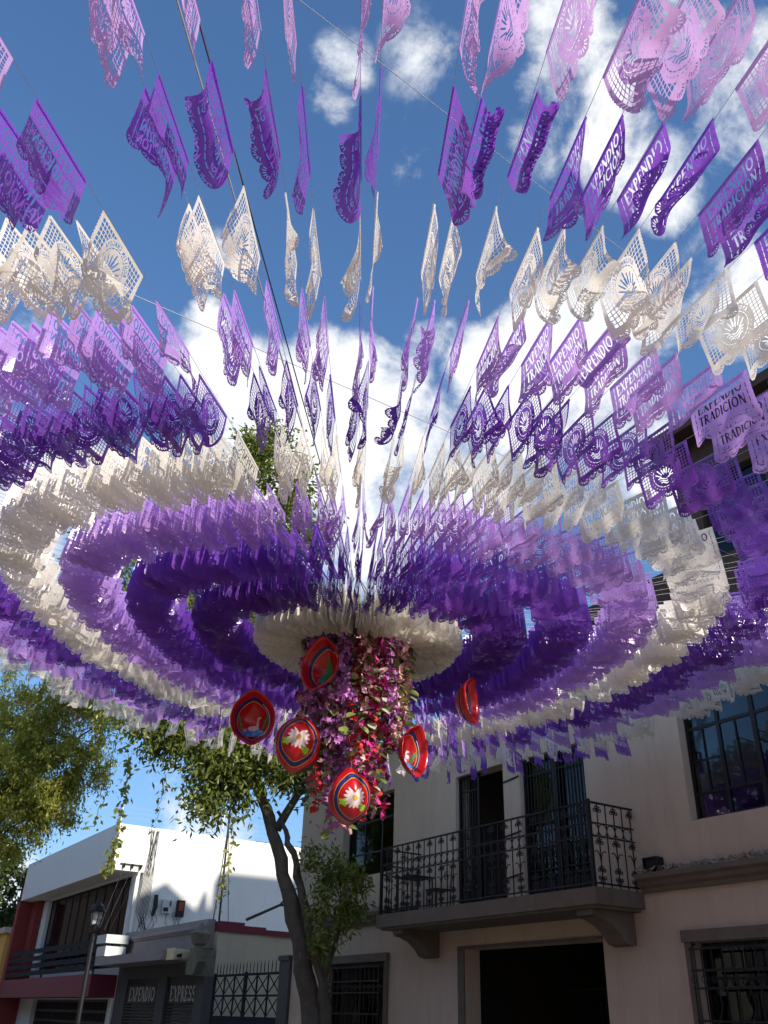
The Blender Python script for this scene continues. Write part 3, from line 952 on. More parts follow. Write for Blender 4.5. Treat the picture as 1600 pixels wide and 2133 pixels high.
# yard gate with crossed bars
GT = sroot('iron_yard_gate', -26.5, 0, 0, 'slate-blue iron gate with crossed bars and spikes beside the tree trunk', 'gate')
gs0, gs1 = -28.9, -24.35
part(MB().box(gs0, gs0 + .07, -.035, .035, .13, 2.78).box(gs1 - .07, gs1, -.035, .035, .13, 2.78).box(gs0 + .07, gs1 - .07, -.03, .03, 2.68, 2.74).box(gs0 + .07, gs1 - .07, -.03, .03, 2.14, 2.19).box(gs0 + .07, gs1 - .07, -.03, .03, 1.58, 1.64).box(-26.68, -26.58, -.04, .04, .13, 2.78), 'frame', 'slate_metal', GT)
part(MB().box(gs0 + .07, -26.68, -.012, .012, .2, 1.58).box(-26.58, gs1 - .07, -.012, .012, .2, 1.58), 'lower_panel', 'slate_metal', GT)
for half in ((gs0 + .07, -26.68), (-26.58, gs1 - .07)):
    n = 3
    wd = (half[1] - half[0]) / n
    for k in range(n):
        a = half[0] + k * wd
        for (z0, z1) in ((1.64, 2.14), (2.19, 2.68)):
            part(MB().tube([(a, 0, z0), (a + wd, 0, z1)], .016, 4).tube([(a, .02, z1), (a + wd, .02, z0)], .016, 4), 'cross_bar', 'slate_metal', GT)
        if k:
            part(MB().box(a - .02, a + .02, -.02, .02, 1.64, 2.68), 'upright', 'slate_metal', GT)
for k in range(19):
    s = gs0 + .15 + k * .237
    part(MB().tube([(s, 0, 2.74), (s, 0, 2.95), (s, 0, 3.06)], [.014, .014, .002], 4), 'spike', 'slate_metal', GT)
pl = smesh(MB().box(gs1 + .01, -23.77, -.08, .3, 0, 3.0).box(gs1 - .04, -23.77, -.12, .32, 3.0, 3.12), 'gate_pier', 'dark_grey_wall', -24.05, .1, 0, 'dark plastered pier between the yard gate and the pink house', 'pier')

# ------------------------------------------------------------------ white house
WH = sroot('white_house', -46, 0, 0, 'two-storey white house with long window band and maroon balcony base', 'house')
mb = MB()
wall_open(mb, -54.2, -38.45, 0, 6.69, 0, .3, [(-51.65, -38.75, 3.2, 6.62), (-51.0, -39.2, 0, 2.1)])
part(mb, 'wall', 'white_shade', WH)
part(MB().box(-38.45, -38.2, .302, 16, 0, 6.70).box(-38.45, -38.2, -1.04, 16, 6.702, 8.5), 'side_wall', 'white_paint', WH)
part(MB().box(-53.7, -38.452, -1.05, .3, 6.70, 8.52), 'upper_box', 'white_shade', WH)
part(MB().box(-53.7, -38.452, .301, 16, 8.2, 8.4), 'roof', 'grey_plaster', WH)
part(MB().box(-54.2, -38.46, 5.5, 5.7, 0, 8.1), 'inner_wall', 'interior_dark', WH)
part(MB().box(-54.3, -53.72, -1.06, 0.0, 0, 6.69).box(-54.3, -54.1, -.02, 6, 0, 8.5), 'red_wall', 'red_paint', WH)
part(MB().box(-53.71, -52.6, -.4, -.003, 3.0, 6.68), 'red_recess', 'red_paint', WH)
wd = window(WH, -51.65, -38.76, 3.2, 6.62, .16, [(-51.65 + (12.9) * k / 10, 3.25, 6.57, .05) for k in range(1, 10)], [(4.3, -51.6, -38.8, .03)], .08, 'slate_metal', 'dark_glass')
for k in range(14):
    s = -51.3 + k * .9
    part(MB().prism([(s + i * .09, .42 + .04 * math.sin(i * 2.2)) for i in range(7)] + [(s + .54 - i * .09, .46 + .04 * math.sin((6 - i) * 2.2)) for i in range(7)], 'z', 3.3, 6.5), 'curtain', 'plaster_inner' if k % 3 else 'brown_wood', wd)
part(MB().box(-54.0, -38.5, -1.04, -.002, 2.14, 2.92), 'balcony_base', 'maroon_paint', WH)
fn = part(MB().box(-53.4, -53.32, -1.02, -.96, 2.93, 4.2).box(-46.5, -46.42, -1.02, -.96, 2.93, 4.32).box(-38.6, -38.52, -1.02, -.96, 2.93, 4.2), 'balcony_fence', 'slate_metal', WH)
for k in range(4):
    z = 3.04 + k * .31
    part(MB().box(-53.32, -46.5, -1.03, -1.0, z, z + .2), 'fence_slat', 'slate_metal', fn)
    part(MB().box(-46.42, -38.6, -1.03, -1.0, z, z + .2), 'fence_slat', 'slate_metal', fn)
gdr = part(MB().box(-51.0, -39.2, .2, .24, 0, 2.1), 'garage_door', 'shutter_dark', WH)
for k in range(5):
    for j in range(12):
        s = -50.9 + j * .97
        part(MB().box(s, s + .82, .17, .199, .1 + k * .4, .4 + k * .4), 'door_board', 'slate_metal', gdr)
part(MB().box(-38.9, -38.46, -.06, -.003, 0, 2.13), 'corner_trim', 'white_shade', WH)
part(MB().box(-53.2, -51.7, -.05, -.004, 3.0, 6.6), 'white_pier', 'white_shade', WH)
for k, s in enumerate((-1.0, 1.6, 3.6, 6.0)):
    part(MB().tube([(-38.3, s, 8.5), (-38.3, s, 9.5 - .2 * (k % 2))], .03, 5), 'fence_post', 'white_shade', WH)
for z in (8.8, 9.0, 9.2):
    part(MB().tube([(-38.3, -1.0, z), (-38.3, 6.0, z - .02)], .004, 3), 'fence_wire', 'cable_grey', WH)
part(MB().box(-38.198, -38.17, .05, .15, 4.4, 8.3).box(-38.198, -38.17, 1.2, 1.24, 6.8, 8.4), 'drain_pipe', 'white_paint', WH)
rb = smesh(MB().box(-64.0, -55.5, 1.0, 5, 0, 9.6), 'roof_hut', 'red_paint', -60, 3, 0, 'rust-red roof block rising behind the white parapet', 'roof block')

mt_ = sroot('meter_box', -38.15, 1.45, 5.2, 'pale grey electricity meter box on the sunny white wall', 'meter box')
part(MB().box(-38.199, -38.02, 1.25, 1.65, 5.25, 5.75), 'box', 'plastic_grey', mt_)
part(MB().box(-38.019, -38.0, 1.3, 1.5, 5.3, 5.45).box(-38.019, -37.99, 1.55, 1.6, 5.5, 5.7), 'meter_window', 'iron_black', mt_)
mo = sroot('meter_box', -38.15, 2.05, 5.2, 'dark box with orange front on the sunny white wall', 'meter box')
part(MB().box(-38.199, -38.04, 1.9, 2.22, 5.15, 5.78), 'box', 'iron_black', mo)
part(MB().box(-38.039, -38.02, 1.96, 2.16, 5.38, 5.72), 'front_plate', 'plastic_orange', mo)
mj = sroot('cable_junction', -38.15, .95, 5.2, 'black cable junction hanging on the white wall beside the meter box', 'junction box')
part(MB().tube([(-38.1, .95, 5.9), (-38.1, .98, 5.45), (-38.1, .9, 5.1)], [.08, .1, .06], 7), 'junction_body', 'iron_black', mj)
for k in range(9):
    y0 = random.uniform(.2, 1.0)
    part(MB().tube([(-38.17 + .02 * (k % 3), y0 * .5 + .2, 8.4), (-38.12, .3 + .05 * k, 6.5), (-38.12, .2 + .06 * k, 5.2), (-38.1, .25 + random.uniform(0, .6), 4.5)], .012, 4), 'cable', 'cable_black', mj)
for k in range(8):
    y0 = random.uniform(.6, 2.1)
    part(MB().tube([(-38.1, y0, 5.3), (-38.05, y0 + random.uniform(-.2, .2), 4.9), (-38.05, y0 + random.uniform(-.4, .4), 4.5)], .011, 4), 'cable', 'cable_black', mj)
eb = sroot('insulator_bracket', -38.1, -.5, 6.9, 'black bracket with three insulators under the white corner', 'bracket')
part(MB().tube([(-38.15, -.75, 6.95), (-38.15, .2, 6.95)], .03, 5), 'bracket_bar', 'iron_black', eb)
for y in (-.6, -.25, .1):
    part(MB().lathe([(.02, -.1), (.05, -.05), (.05, .05), (.02, .1)], (-38.1, y, 6.88), 6), 'insulator', 'iron_black', eb)
    part(MB().tube([(-38.1, y, 6.85), (-37.5, y * .6 - 1.0, 4.4)], .008, 4), 'cable', 'cable_black', eb)
for k, y in enumerate((-1.9, -1.3)):
    pass
tb2 = sroot('transformer_box', -39.0, -1.3, 3.3, 'pale grey metal box above the shop awning beside the lamp post', 'box')
part(MB().box(-38.4, -37.2, -1.1, -.2, 3.95, 4.25).box(-38.35, -37.25, -1.05, -.25, 3.5, 3.85), 'box', 'plastic_grey', tb2)
part(MB().tube([(-37.8, -.65, 3.46), (-37.8, -.65, 4.0)], .06, 6), 'post', 'iron_black', tb2)

pole = sroot('antenna_mast', -29.9, .3, 4.4, 'thin dark mast rising from the shop corner past the white wall', 'mast')
part(MB().tube([(-29.9, .35, 4.35), (-29.92, .3, 8.0), (-29.95, .28, 12.2)], .035, 6), 'mast_tube', 'cable_black', pole)
part(MB().tube([(-29.8, .1, 4.4), (-29.9, .3, 7.5)], .018, 4).tube([(-29.7, .6, 4.3), (-29.9, .3, 7.5)], .012, 4), 'stay', 'cable_black', pole)
part(MB().tube([(-29.85 + .0, .35 + .2 * math.cos(a), 5.6 + .2 * math.sin(a)) for a in np.linspace(0, 2 * PI, 13)], .01, 4, False), 'cable_loop', 'cable_black', pole)
# rusty rod ends and bent branch on the yard wall
rr = sroot('rebar_rods', -29.7, 5.0, 4.2, 'cluster of thin rusty rods standing on the maroon wall coping', 'rods')
for k in range(5):
    part(MB().tube([(-29.85, 4.6 + k * .2, 4.2), (-29.85, 4.62 + k * .2, 5.1)], .014, 4), 'rod', 'brown_wood', rr)
dbn = sroot('dead_branch', -29.7, 4, 4.7, 'bare bent branch lying across the wall in front of the white house', 'branch')
part(MB().tube([(-29.6, 1.2, 4.45), (-29.6, 2.4, 5.0), (-29.7, 3.4, 5.15), (-29.7, 4.6, 5.0), (-29.7, 5.8, 5.4), (-29.7, 7.6, 5.4)], [.05, .045, .04, .03, .025, .01], 5), 'branch', 'bark_dark', dbn)
part(MB().tube([(-29.6, 2.4, 5.0), (-29.65, 2.9, 5.5), (-29.65, 3.3, 5.8)], [.04, .03, .01], 5), 'twig', 'bark_dark', dbn)

# red-roofed shed behind, glimpsed between tree and pink house
shd = sroot('tiled_roof_house', -50, 14, 0, 'red tiled roof glimpsed between the tree trunk and the pink house', 'house')
part(MB().box(-62, -50, 14, 22, 0, 9.9), 'wall', 'cream_wall', shd)
trf = part(MB().prism([(-49.0, 9.7), (-56, 11.6), (-63.0, 9.7), (-56, 11.3)], 'y', 13.4, 22.6), 'roof', 'red_tile', shd)
for k in range(28):
    y = 13.5 + k * .33
    part(MB().tube([(-48.9, y, 9.77), (-56, y, 11.7)], .08, 5), 'roof_tile_row', 'red_tile', trf)
# yellow house far left
YH = sroot('yellow_house', -62, -1, 0, 'sunlit yellow house at the far left edge', 'house')
part(MB().box(-76, -58, -.5, 8, 0, 5.4), 'wall', 'yellow_wall', YH)
part(MB().box(-76.2, -57.8, -.7, 8.2, 5.402, 5.7), 'cornice', 'cream_wall', YH)
part(MB().box(-74, -60, 1, 7, 5.72, 7.4), 'roof_room', 'cream_wall', YH)

# ------------------------------------------------------------------ street lamp
lp = Vector((-6.82, 24.05, 0))
LP = wroot('street_lamp', lp, 'black cast-iron street lamp with glass lantern before the white house', 'street lamp')
c = (lp.x, lp.y, 0)
part(MB().lathe([(.16, .13), (.16, .3), (.11, .4), (.10, .9), (.06, 1.0), (.055, 2.9), (.05, 3.3)], c, 10), 'post', 'iron_black', LP)
part(MB().lathe([(.06, 3.3), (.10, 3.32), (.13, 3.45), (.10, 3.5)], c, 10), 'collar', 'iron_black', LP)
part(MB().lathe([(.11, 3.5), (.15, 3.78)], c, 6), 'lamp_glass', 'lamp_glass', LP)
hd = part(MB().lathe([(.21, 3.78), (.21, 3.81), (.19, 3.84), (.15, 3.93), (.07, 3.99), (.03, 4.04), (.01, 4.08)], c, 12), 'lamp_cap', 'iron_black', LP)
for k in range(6):
    a = 2 * PI * k / 6
    part(MB().tube([(c[0] + .115 * math.cos(a), c[1] + .115 * math.sin(a), 3.5), (c[0] + .16 * math.cos(a), c[1] + .16 * math.sin(a), 3.78)], .01, 4), 'cage_bar', 'iron_black', LP)

# ------------------------------------------------------------------ houses across the street (seen only as reflections and bounce light)
for k, (a, b, h, mt, lab) in enumerate(((-150, -64, 14.0, 'brown_wood', 'long dark house across the street far down the road'), (-63.9, -40.1, 9.5, 'brown_wood', 'brown house across the street facing the white house'), (-40, -22, 7.0, 'cream_wall', 'cream house across the street facing the shop'), (-21.9, -6, 6.4, 'grey_plaster', 'grey plaster house across the street facing the balcony'), (-5.9, 14, 7.4, 'yellow_wall', 'yellow house across the street behind the viewer'))):
    H = sroot('opposite_house', (a + b) / 2, -20, 0, lab, 'house', 'houses across the street')
    n = 5 if b - a < 30 else 12
    ops = [(a + (b - a) * (j + .3) / n, a + (b - a) * (j + .7) / n, z0, z0 + 1.7) for j in range(n) for z0 in (1.0, 4.1)]
    part(wall_open(MB(), a, b, 0, h, -16.8, -16.5, [(o[0], o[1], o[2], o[3]) for o in ops]), 'wall', mt, H)
    part(MB().box(a, b, -24, -23.8, 0, h).box(a - .1, b + .1, -24.1, -16.4, h + .002, h + .3), 'roof', 'stone_trim', H)
    for o in ops:
        window(H, o[0], o[1], o[2], o[3], -16.65, [((o[0] + o[1]) / 2, o[2] + .05, o[3] - .05, .03)], [], .06, 'brown_wood', 'dark_glass')

# unseen church added off-frame, its gable and spire shaped to shadow the white wall
CH = sroot('added_church', -3, 12, 0, 'unseen added church behind the pink house, shaped to shadow the white wall', 'church')
t_ = 34.0
dx_, dy_, dz_ = .9764 * t_, .2152 * t_, math.tan(SUN_EL) * t_
prof = [(.0, -27), (-.4, 5.5), (.15, 5.75), (1.34, 6.45), (2.9, 5.42), (2.95, 5.6), (3.0, 6.0), (3.13, 6.42), (3.26, 6.0), (3.32, 5.6), (3.62, 5.5), (3.66, 7.08), (12, 7.18), (12, -27)]
part(MB().prism([(y + dy_, z + dz_) for y, z in prof if z > -20] + [(12 + dy_, 0), (-.4 + dy_, 0)], 'x', -38.2 + dx_, -38.2 + dx_ + 1.0), 'facade', 'cream_wall', CH)
part(MB().box(-38.2 + dx_ + 1.002, -38.2 + dx_ + 12, .4 + dy_, 11.5 + dy_, 0, 5.0 + dz_), 'nave', 'cream_wall', CH)


# ------------------------------------------------------------------ trees
def leaf_cloud(blobs, n, ln, wd, droop=.4, clump=.33, sub=26, flat=.5):
    """kite-shaped folded leaves clustered in ellipsoids; blobs = (centre, radii, weight)"""
    wts = np.array([b[2] for b in blobs], float); wts /= wts.sum()
    C = []
    for (c, r, w), q in zip(blobs, wts):
        k = max(1, int(n * q))
        ns = max(4, int(sub * (r[0] * r[1] * r[2]) ** .4))
        d = RNG.normal(size=(ns, 3)); d /= np.linalg.norm(d, axis=1)[:, None]
        rad = RNG.uniform(.25, 1.0, ns) ** .45
        sc = np.array(c) + d * rad[:, None] * np.array(r)
        pick = RNG.integers(0, ns, k)
        C.append(sc[pick] + RNG.normal(size=(k, 3)) * clump * RNG.uniform(.3, 1.0, k)[:, None])
    C = np.concatenate(C)
    n = len(C)
    ax = RNG.normal(size=(n, 3)); ax[:, 2] -= droop * 1.6
    ax /= np.linalg.norm(ax, axis=1)[:, None]
    sd = np.cross(ax, RNG.normal(size=(n, 3)) + np.array([0, 0, flat])); sd /= np.linalg.norm(sd, axis=1)[:, None]
    nm = np.cross(ax, sd)
    L = (ln * RNG.uniform(.6, 1.25, n))[:, None]
    Wd = (wd * RNG.uniform(.7, 1.2, n))[:, None]
    V = np.stack([C, C + ax * L * .45 + sd * Wd + nm * Wd * .35, C + ax * L, C + ax * L * .45 - sd * Wd + nm * Wd * .35], 1).reshape(-1, 3)
    i = np.arange(n) * 4
    F = np.concatenate([np.stack([i, i + 1, i + 2], 1), np.stack([i, i + 2, i + 3], 1)])
    return V, F


def np_mesh(name, V, F, off=(0, 0, 0)):
    me = bpy.data.meshes.new(name)
    V = np.asarray(V, np.float32) - np.asarray(off, np.float32)
    nf = len(F)
    me.vertices.add(len(V)); me.vertices.foreach_set('co', V.ravel())
    me.loops.add(nf * 3); me.loops.foreach_set('vertex_index', np.asarray(F, np.int32).ravel())
    me.polygons.add(nf); me.polygons.foreach_set('loop_start', np.arange(nf, dtype=np.int32) * 3)
    me.update(calc_edges=True)
    return me


def limb(a, b, r0, r1, wob=.15, n=7):
    a, b = Vector(a), Vector(b)
    pts = []
    for i in range(n + 1):
        t = i / n
        p = a.lerp(b, t)
        k = wob * math.sin(PI * t)
        pts.append(p + Vector((random.uniform(-k, k), random.uniform(-k, k), random.uniform(-k, k) + .15 * (b - a).length * math.sin(PI * t) * .4)))
    return MB().tube(pts, [r0 + (r1 - r0) * i / n for i in range(n + 1)], 7)


def tree(name, base, label, trunk_paths, limbs, blobs, n, ln, wd, leaf, bark='bark', extra=None, **kw):
    R = wroot(name, base, label, 'tree')
    for path, rad in trunk_paths:
        # smooth resample so the stem is not a polygonal pole
        P = np.array(path, float); T = np.linspace(0, len(P) - 1, (len(P) - 1) * 5 + 1)
        Q = np.stack([np.interp(T, range(len(P)), P[:, k]) for k in range(3)], 1)
        Rr = np.interp(T, range(len(P)), rad)
        Q[1:-1] += RNG.normal(size=(len(Q) - 2, 3)) * .025
        Rr = Rr * (1 + RNG.normal(size=len(Rr)) * .035)
        tb = MB().tube([tuple(q) for q in Q], list(Rr), 16)
        J = RNG.normal(size=(len(tb.v), 3)) * .016
        tb.v = [tuple(np.array(v) + j) for v, j in zip(tb.v, J)]
        part(tb, 'trunk', bark, R, True)
    for (a, b, r0, r1) in limbs:
        part(limb(a, b, r0, r1), 'limb', bark, R, True)
    V, F = leaf_cloud(blobs, n, ln, wd, **kw)
    link('crown', np_mesh('crown', V, F, base), leaf, R)
    for (nm, bl, k, l, w, lf) in (extra or []):
        V, F = leaf_cloud(bl, k, l, w, droop=.5, clump=.2)
        link(nm, np_mesh(nm, V, F, base), lf, R)
    return R


TB = (-1.15, 21.97, 0.0)
tree('street_tree', TB, 'tall broad street tree with leaning sunlit trunk beside the yard gate',
     [([(-1.1, 21.97, 0), (-1.12, 21.97, .9), (-1.2, 21.97, 1.6), (-1.5, 21.95, 2.8), (-1.93, 21.92, 4.2), (-2.5, 21.86, 5.8), (-2.95, 21.8, 6.7), (-3.4, 21.9, 8.2), (-3.6, 22.3, 10.5), (-3.3, 22.6, 13.2)], [.32, .26, .22, .20, .17, .135, .12, .1, .08, .04]),
      ([(-.85, 21.9, 0), (-.85, 21.88, 1.2), (-1.0, 21.85, 2.3), (-1.55, 21.75, 4.0), (-1.95, 21.7, 5.2), (-2.3, 21.76, 5.9)], [.18, .15, .12, .09, .06, .03])],
     [((-2.3, 21.85, 5.5), (-.9, 21.2, 7.6), .11, .04), ((-2.95, 21.8, 6.7), (-5.6, 21.6, 8.0), .12, .04), ((-3.3, 21.9, 7.8), (-6.8, 22.6, 10.5), .12, .04),
      ((-3.5, 22.1, 9.2), (-1.4, 22.6, 11.2), .1, .03), ((-3.6, 22.3, 10.5), (-5.6, 22.6, 13.6), .09, .03), ((-2.9, 21.8, 6.6), (-6.0, 21.6, 7.6), .08, .02),
      ((-3.3, 22.6, 13.0), (-2.9, 22.6, 16.2), .05, .015), ((-5.6, 22.6, 13.0), (-4.3, 22.4, 16.0), .05, .015), ((-1.0, 21.9, 2.3), (-.5, 21.4, 4.6), .07, .02)],
     [((-3.6, 21.6, 7.6), (1.5, 1.4, 1.0), 1.25), ((-2.1, 21.4, 7.5), (1.0, 1.1, 1.0), .85), ((-4.9, 21.5, 7.7), (1.1, 1.2, .7), .6), ((-6.0, 21.6, 8.3), (.9, 1.0, .6), .25), ((-3.2, 21.3, 6.6), (.7, .6, .7), .3), ((-3.9, 21.3, 6.2), (.5, .5, .8), .25),
      ((-5.4, 22.4, 10.6), (2.6, 2.0, 2.0), 1.7), ((-6.5, 22.6, 12.4), (2.0, 1.5, 1.3), .9), ((-7.6, 22.8, 11.2), (1.7, 1.5, 1.5), .8), ((-2.2, 22.6, 10.6), (1.6, 1.5, 1.6), .8), ((-8.2, 22.6, 14.2), (1.0, 1.0, 1.0), .3), ((-4.6, 22.4, 13.8), (1.5, 1.3, 1.5), .9),
      ((-3.1, 22.5, 15.6), (.9, .8, 1.0), .55), ((-4.3, 22.4, 16.9), (.55, .5, .8), .3), ((-3.4, 22.5, 17.2), (.35, .35, .55), .15), ((-2.3, 22.4, 14.0), (.9, .8, .9), .4)],
     46000, .20, .036, 'leaf_green',
     extra=[('leafy_shoots', [((-.75, 21.35, 4.2), (.6, .5, .7), 1), ((-1.0, 21.3, 3.4), (.4, .4, .6), .5), ((-.45, 21.35, 3.6), (.4, .4, .4), .35), ((-1.2, 21.4, 4.9), (.4, .4, .25), .2)], 2400, .19, .028, 'leaf_green')])

TL = (-13.95, 28, 0)
tree('feathery_tree', TL, 'sunlit yellow-green feathery tree at the left edge in front of the white house', 
     [([(-14.15, 28.6, 0), (-13.85, 28.4, 2), (-13.25, 28.2, 4), (-12.35, 28.1, 5.6), (-11.55, 28, 7.2), (-11.15, 28, 9), (-10.95, 28, 11)], [.3, .26, .22, .17, .13, .09, .04])],
     [((-13.25, 28.2, 4), (-10.55, 27.8, 6.6), .08, .02), ((-12.35, 28.1, 5.6), (-9.15, 27.7, 7.8), .08, .02), ((-11.95, 28.1, 6.4), (-12.65, 27.9, 9), .08, .02), ((-11.55, 28, 7.2), (-8.95, 27.9, 9.6), .07, .02), ((-13.25, 28.2, 4.2), (-11.35, 27.8, 5.6), .05, .015)],
     [((-10.35, 27.9, 8), (1.55, 1.4, 1.4), 1.3), ((-11.65, 27.9, 8.4), (1.4, 1.4, 1.6), 1.1), ((-9.75, 27.9, 9.6), (1.5, 1.4, 1.2), 1.0), ((-11.35, 28, 10.3), (1.8, 1.4, 1.2), 1.0), ((-11.05, 27.8, 6.4), (1.1, 1.0, 1.0), .75), ((-11.95, 27.8, 6), (.9, .9, 1.0), .5), ((-9.75, 27.8, 7), (.9, .9, .7), .45), ((-8.85, 27.9, 8.3), (.6, .7, .8), .25)],
     44000, .15, .024, 'leaf_olive', 'bark_dark', droop=.7, clump=.24, sub=34,
     extra=[('yellow_leaves', [((-10.35, 27.3, 8), (1.5, 1.2, 1.3), 1), ((-11.35, 27.3, 9), (1.4, 1.2, 1.5), .7), ((-10.15, 27.2, 6.8), (.9, .8, .8), .5)], 9000, .15, .032, 'leaf_yellow'),
            ('dry_blossoms', [((-10.75, 26.7, 9.75), (.14, .14, .25), 1), ((-9.95, 26.7, 9.9), (.14, .14, .2), .7), ((-9.35, 26.7, 9.4), (.2, .14, .22), .8), ((-12.35, 26.7, 6.8), (.15, .1, .18), .8), ((-10.95, 26.6, 6.3), (.12, .1, .14), .4), ((-10.05, 26.7, 9.1), (.12, .1, .2), .4)], 240, .13, .03, 'leaf_dry')])

TF = (-24, 62, 0.0)
tree('far_tree', TF, 'dark green tree far behind at the left edge beside the yellow house',
     [([(-24.5, 62, 0), (-24.3, 62, 4), (-24, 62, 8)], [.35, .28, .1])], [((-24.3, 62, 4), (-22.6, 62, 7), .12, .04), ((-24.3, 62, 4), (-26, 62, 7.5), .12, .04)],
     [((-23.4, 61.5, 8.2), (2.2, 1.8, 1.8), 1), ((-25.6, 61.5, 8.6), (2.2, 1.8, 2.0), 1), ((-22.4, 61.5, 6.6), (1.4, 1.4, 1.2), .6), ((-24.4, 61.5, 10.2), (1.6, 1.5, 1.4), .7)], 6500, .34, .09, 'leaf_dark', 'bark_dark')


def vine(path, n, label, ln=.16):
    R = wroot('hanging_vine', path[0], label, 'vine', 'vines hanging from the street tree')
    P = np.array(path, float)
    T = np.linspace(0, len(P) - 1, 24)
    Q = np.stack([np.interp(T, range(len(P)), P[:, k]) for k in range(3)], 1)
    Q[1:] += RNG.normal(size=(23, 3)) * .035
    part(MB().tube([tuple(q) for q in Q], .007, 4), 'stem', 'bark_dark', R)
    bl = [(tuple(Q[i]), (.08, .08, .14), 1.0 + 1.2 * math.sin(i * 1.7) ** 2) for i in range(24)]
    V, F = leaf_cloud(bl, n, ln, .045, droop=.6, clump=.06, sub=8)
    link('leaves', np_mesh('leaves', V, F, path[0]), 'leaf_olive', R)


vine([(-6.1, 22.0, 8.4), (-6.15, 22.0, 7.2), (-6.05, 22.0, 6.0), (-6.1, 22.0, 5.0), (-6.2, 22, 4.4)], 260, 'longest leafy vine trailing down over the white wall from the tree')
vine([(-6.5, 22.0, 8.2), (-6.55, 22.0, 7.0), (-6.6, 22, 6.0), (-6.7, 22, 5.4)], 60, 'thin sparse vine left of the longest vine on the white wall')
vine([(-5.2, 22.0, 8.0), (-5.2, 22.0, 7.2), (-5.15, 22.0, 6.3), (-5.3, 22, 5.3)], 55, 'thin sparse vine right of the longest vine on the white wall')
vine([(-6.9, 21.8, 8.8), (-7.0, 21.8, 8.0), (-6.95, 21.8, 7.2)], 120, 'short leafy vine hanging against the sky above the white corner')
vine([(-5.0, 21.8, 8.4), (-4.95, 21.8, 7.6), (-5.05, 21.8, 6.9)], 130, 'short leafy vine hanging against the sky right of the longest vine')
vine([(-3.3, 21.4, 6.2), (-3.25, 21.4, 5.2), (-3.3, 21.4, 4.4), (-3.35, 21.4, 3.8)], 70, 'thin vine hanging before the shaded part of the white wall')
vine([(-.95, 20.9, 6.6), (-1.0, 20.9, 6.0), (-1.0, 20.9, 5.4)], 28, 'tiny vine dangling in front of the pink house left edge')


# ------------------------------------------------------------------ cut-paper banners
HUB = Vector((-.261, 10.0, 0))
BW, BH = .552, .415


def ring_out(k):
    return .4835 + .75 * k


def cord_z(r, th):
    c, s = math.cos(th), math.sin(th)
    return 5.6326 + .24 * max(0.0, 1 - r / 3.6) ** 2 + .0908 * r + .0006 * r * r + r * (-.0195 * c + .0141 * s) + .0588 * r * (c * c - s * s)


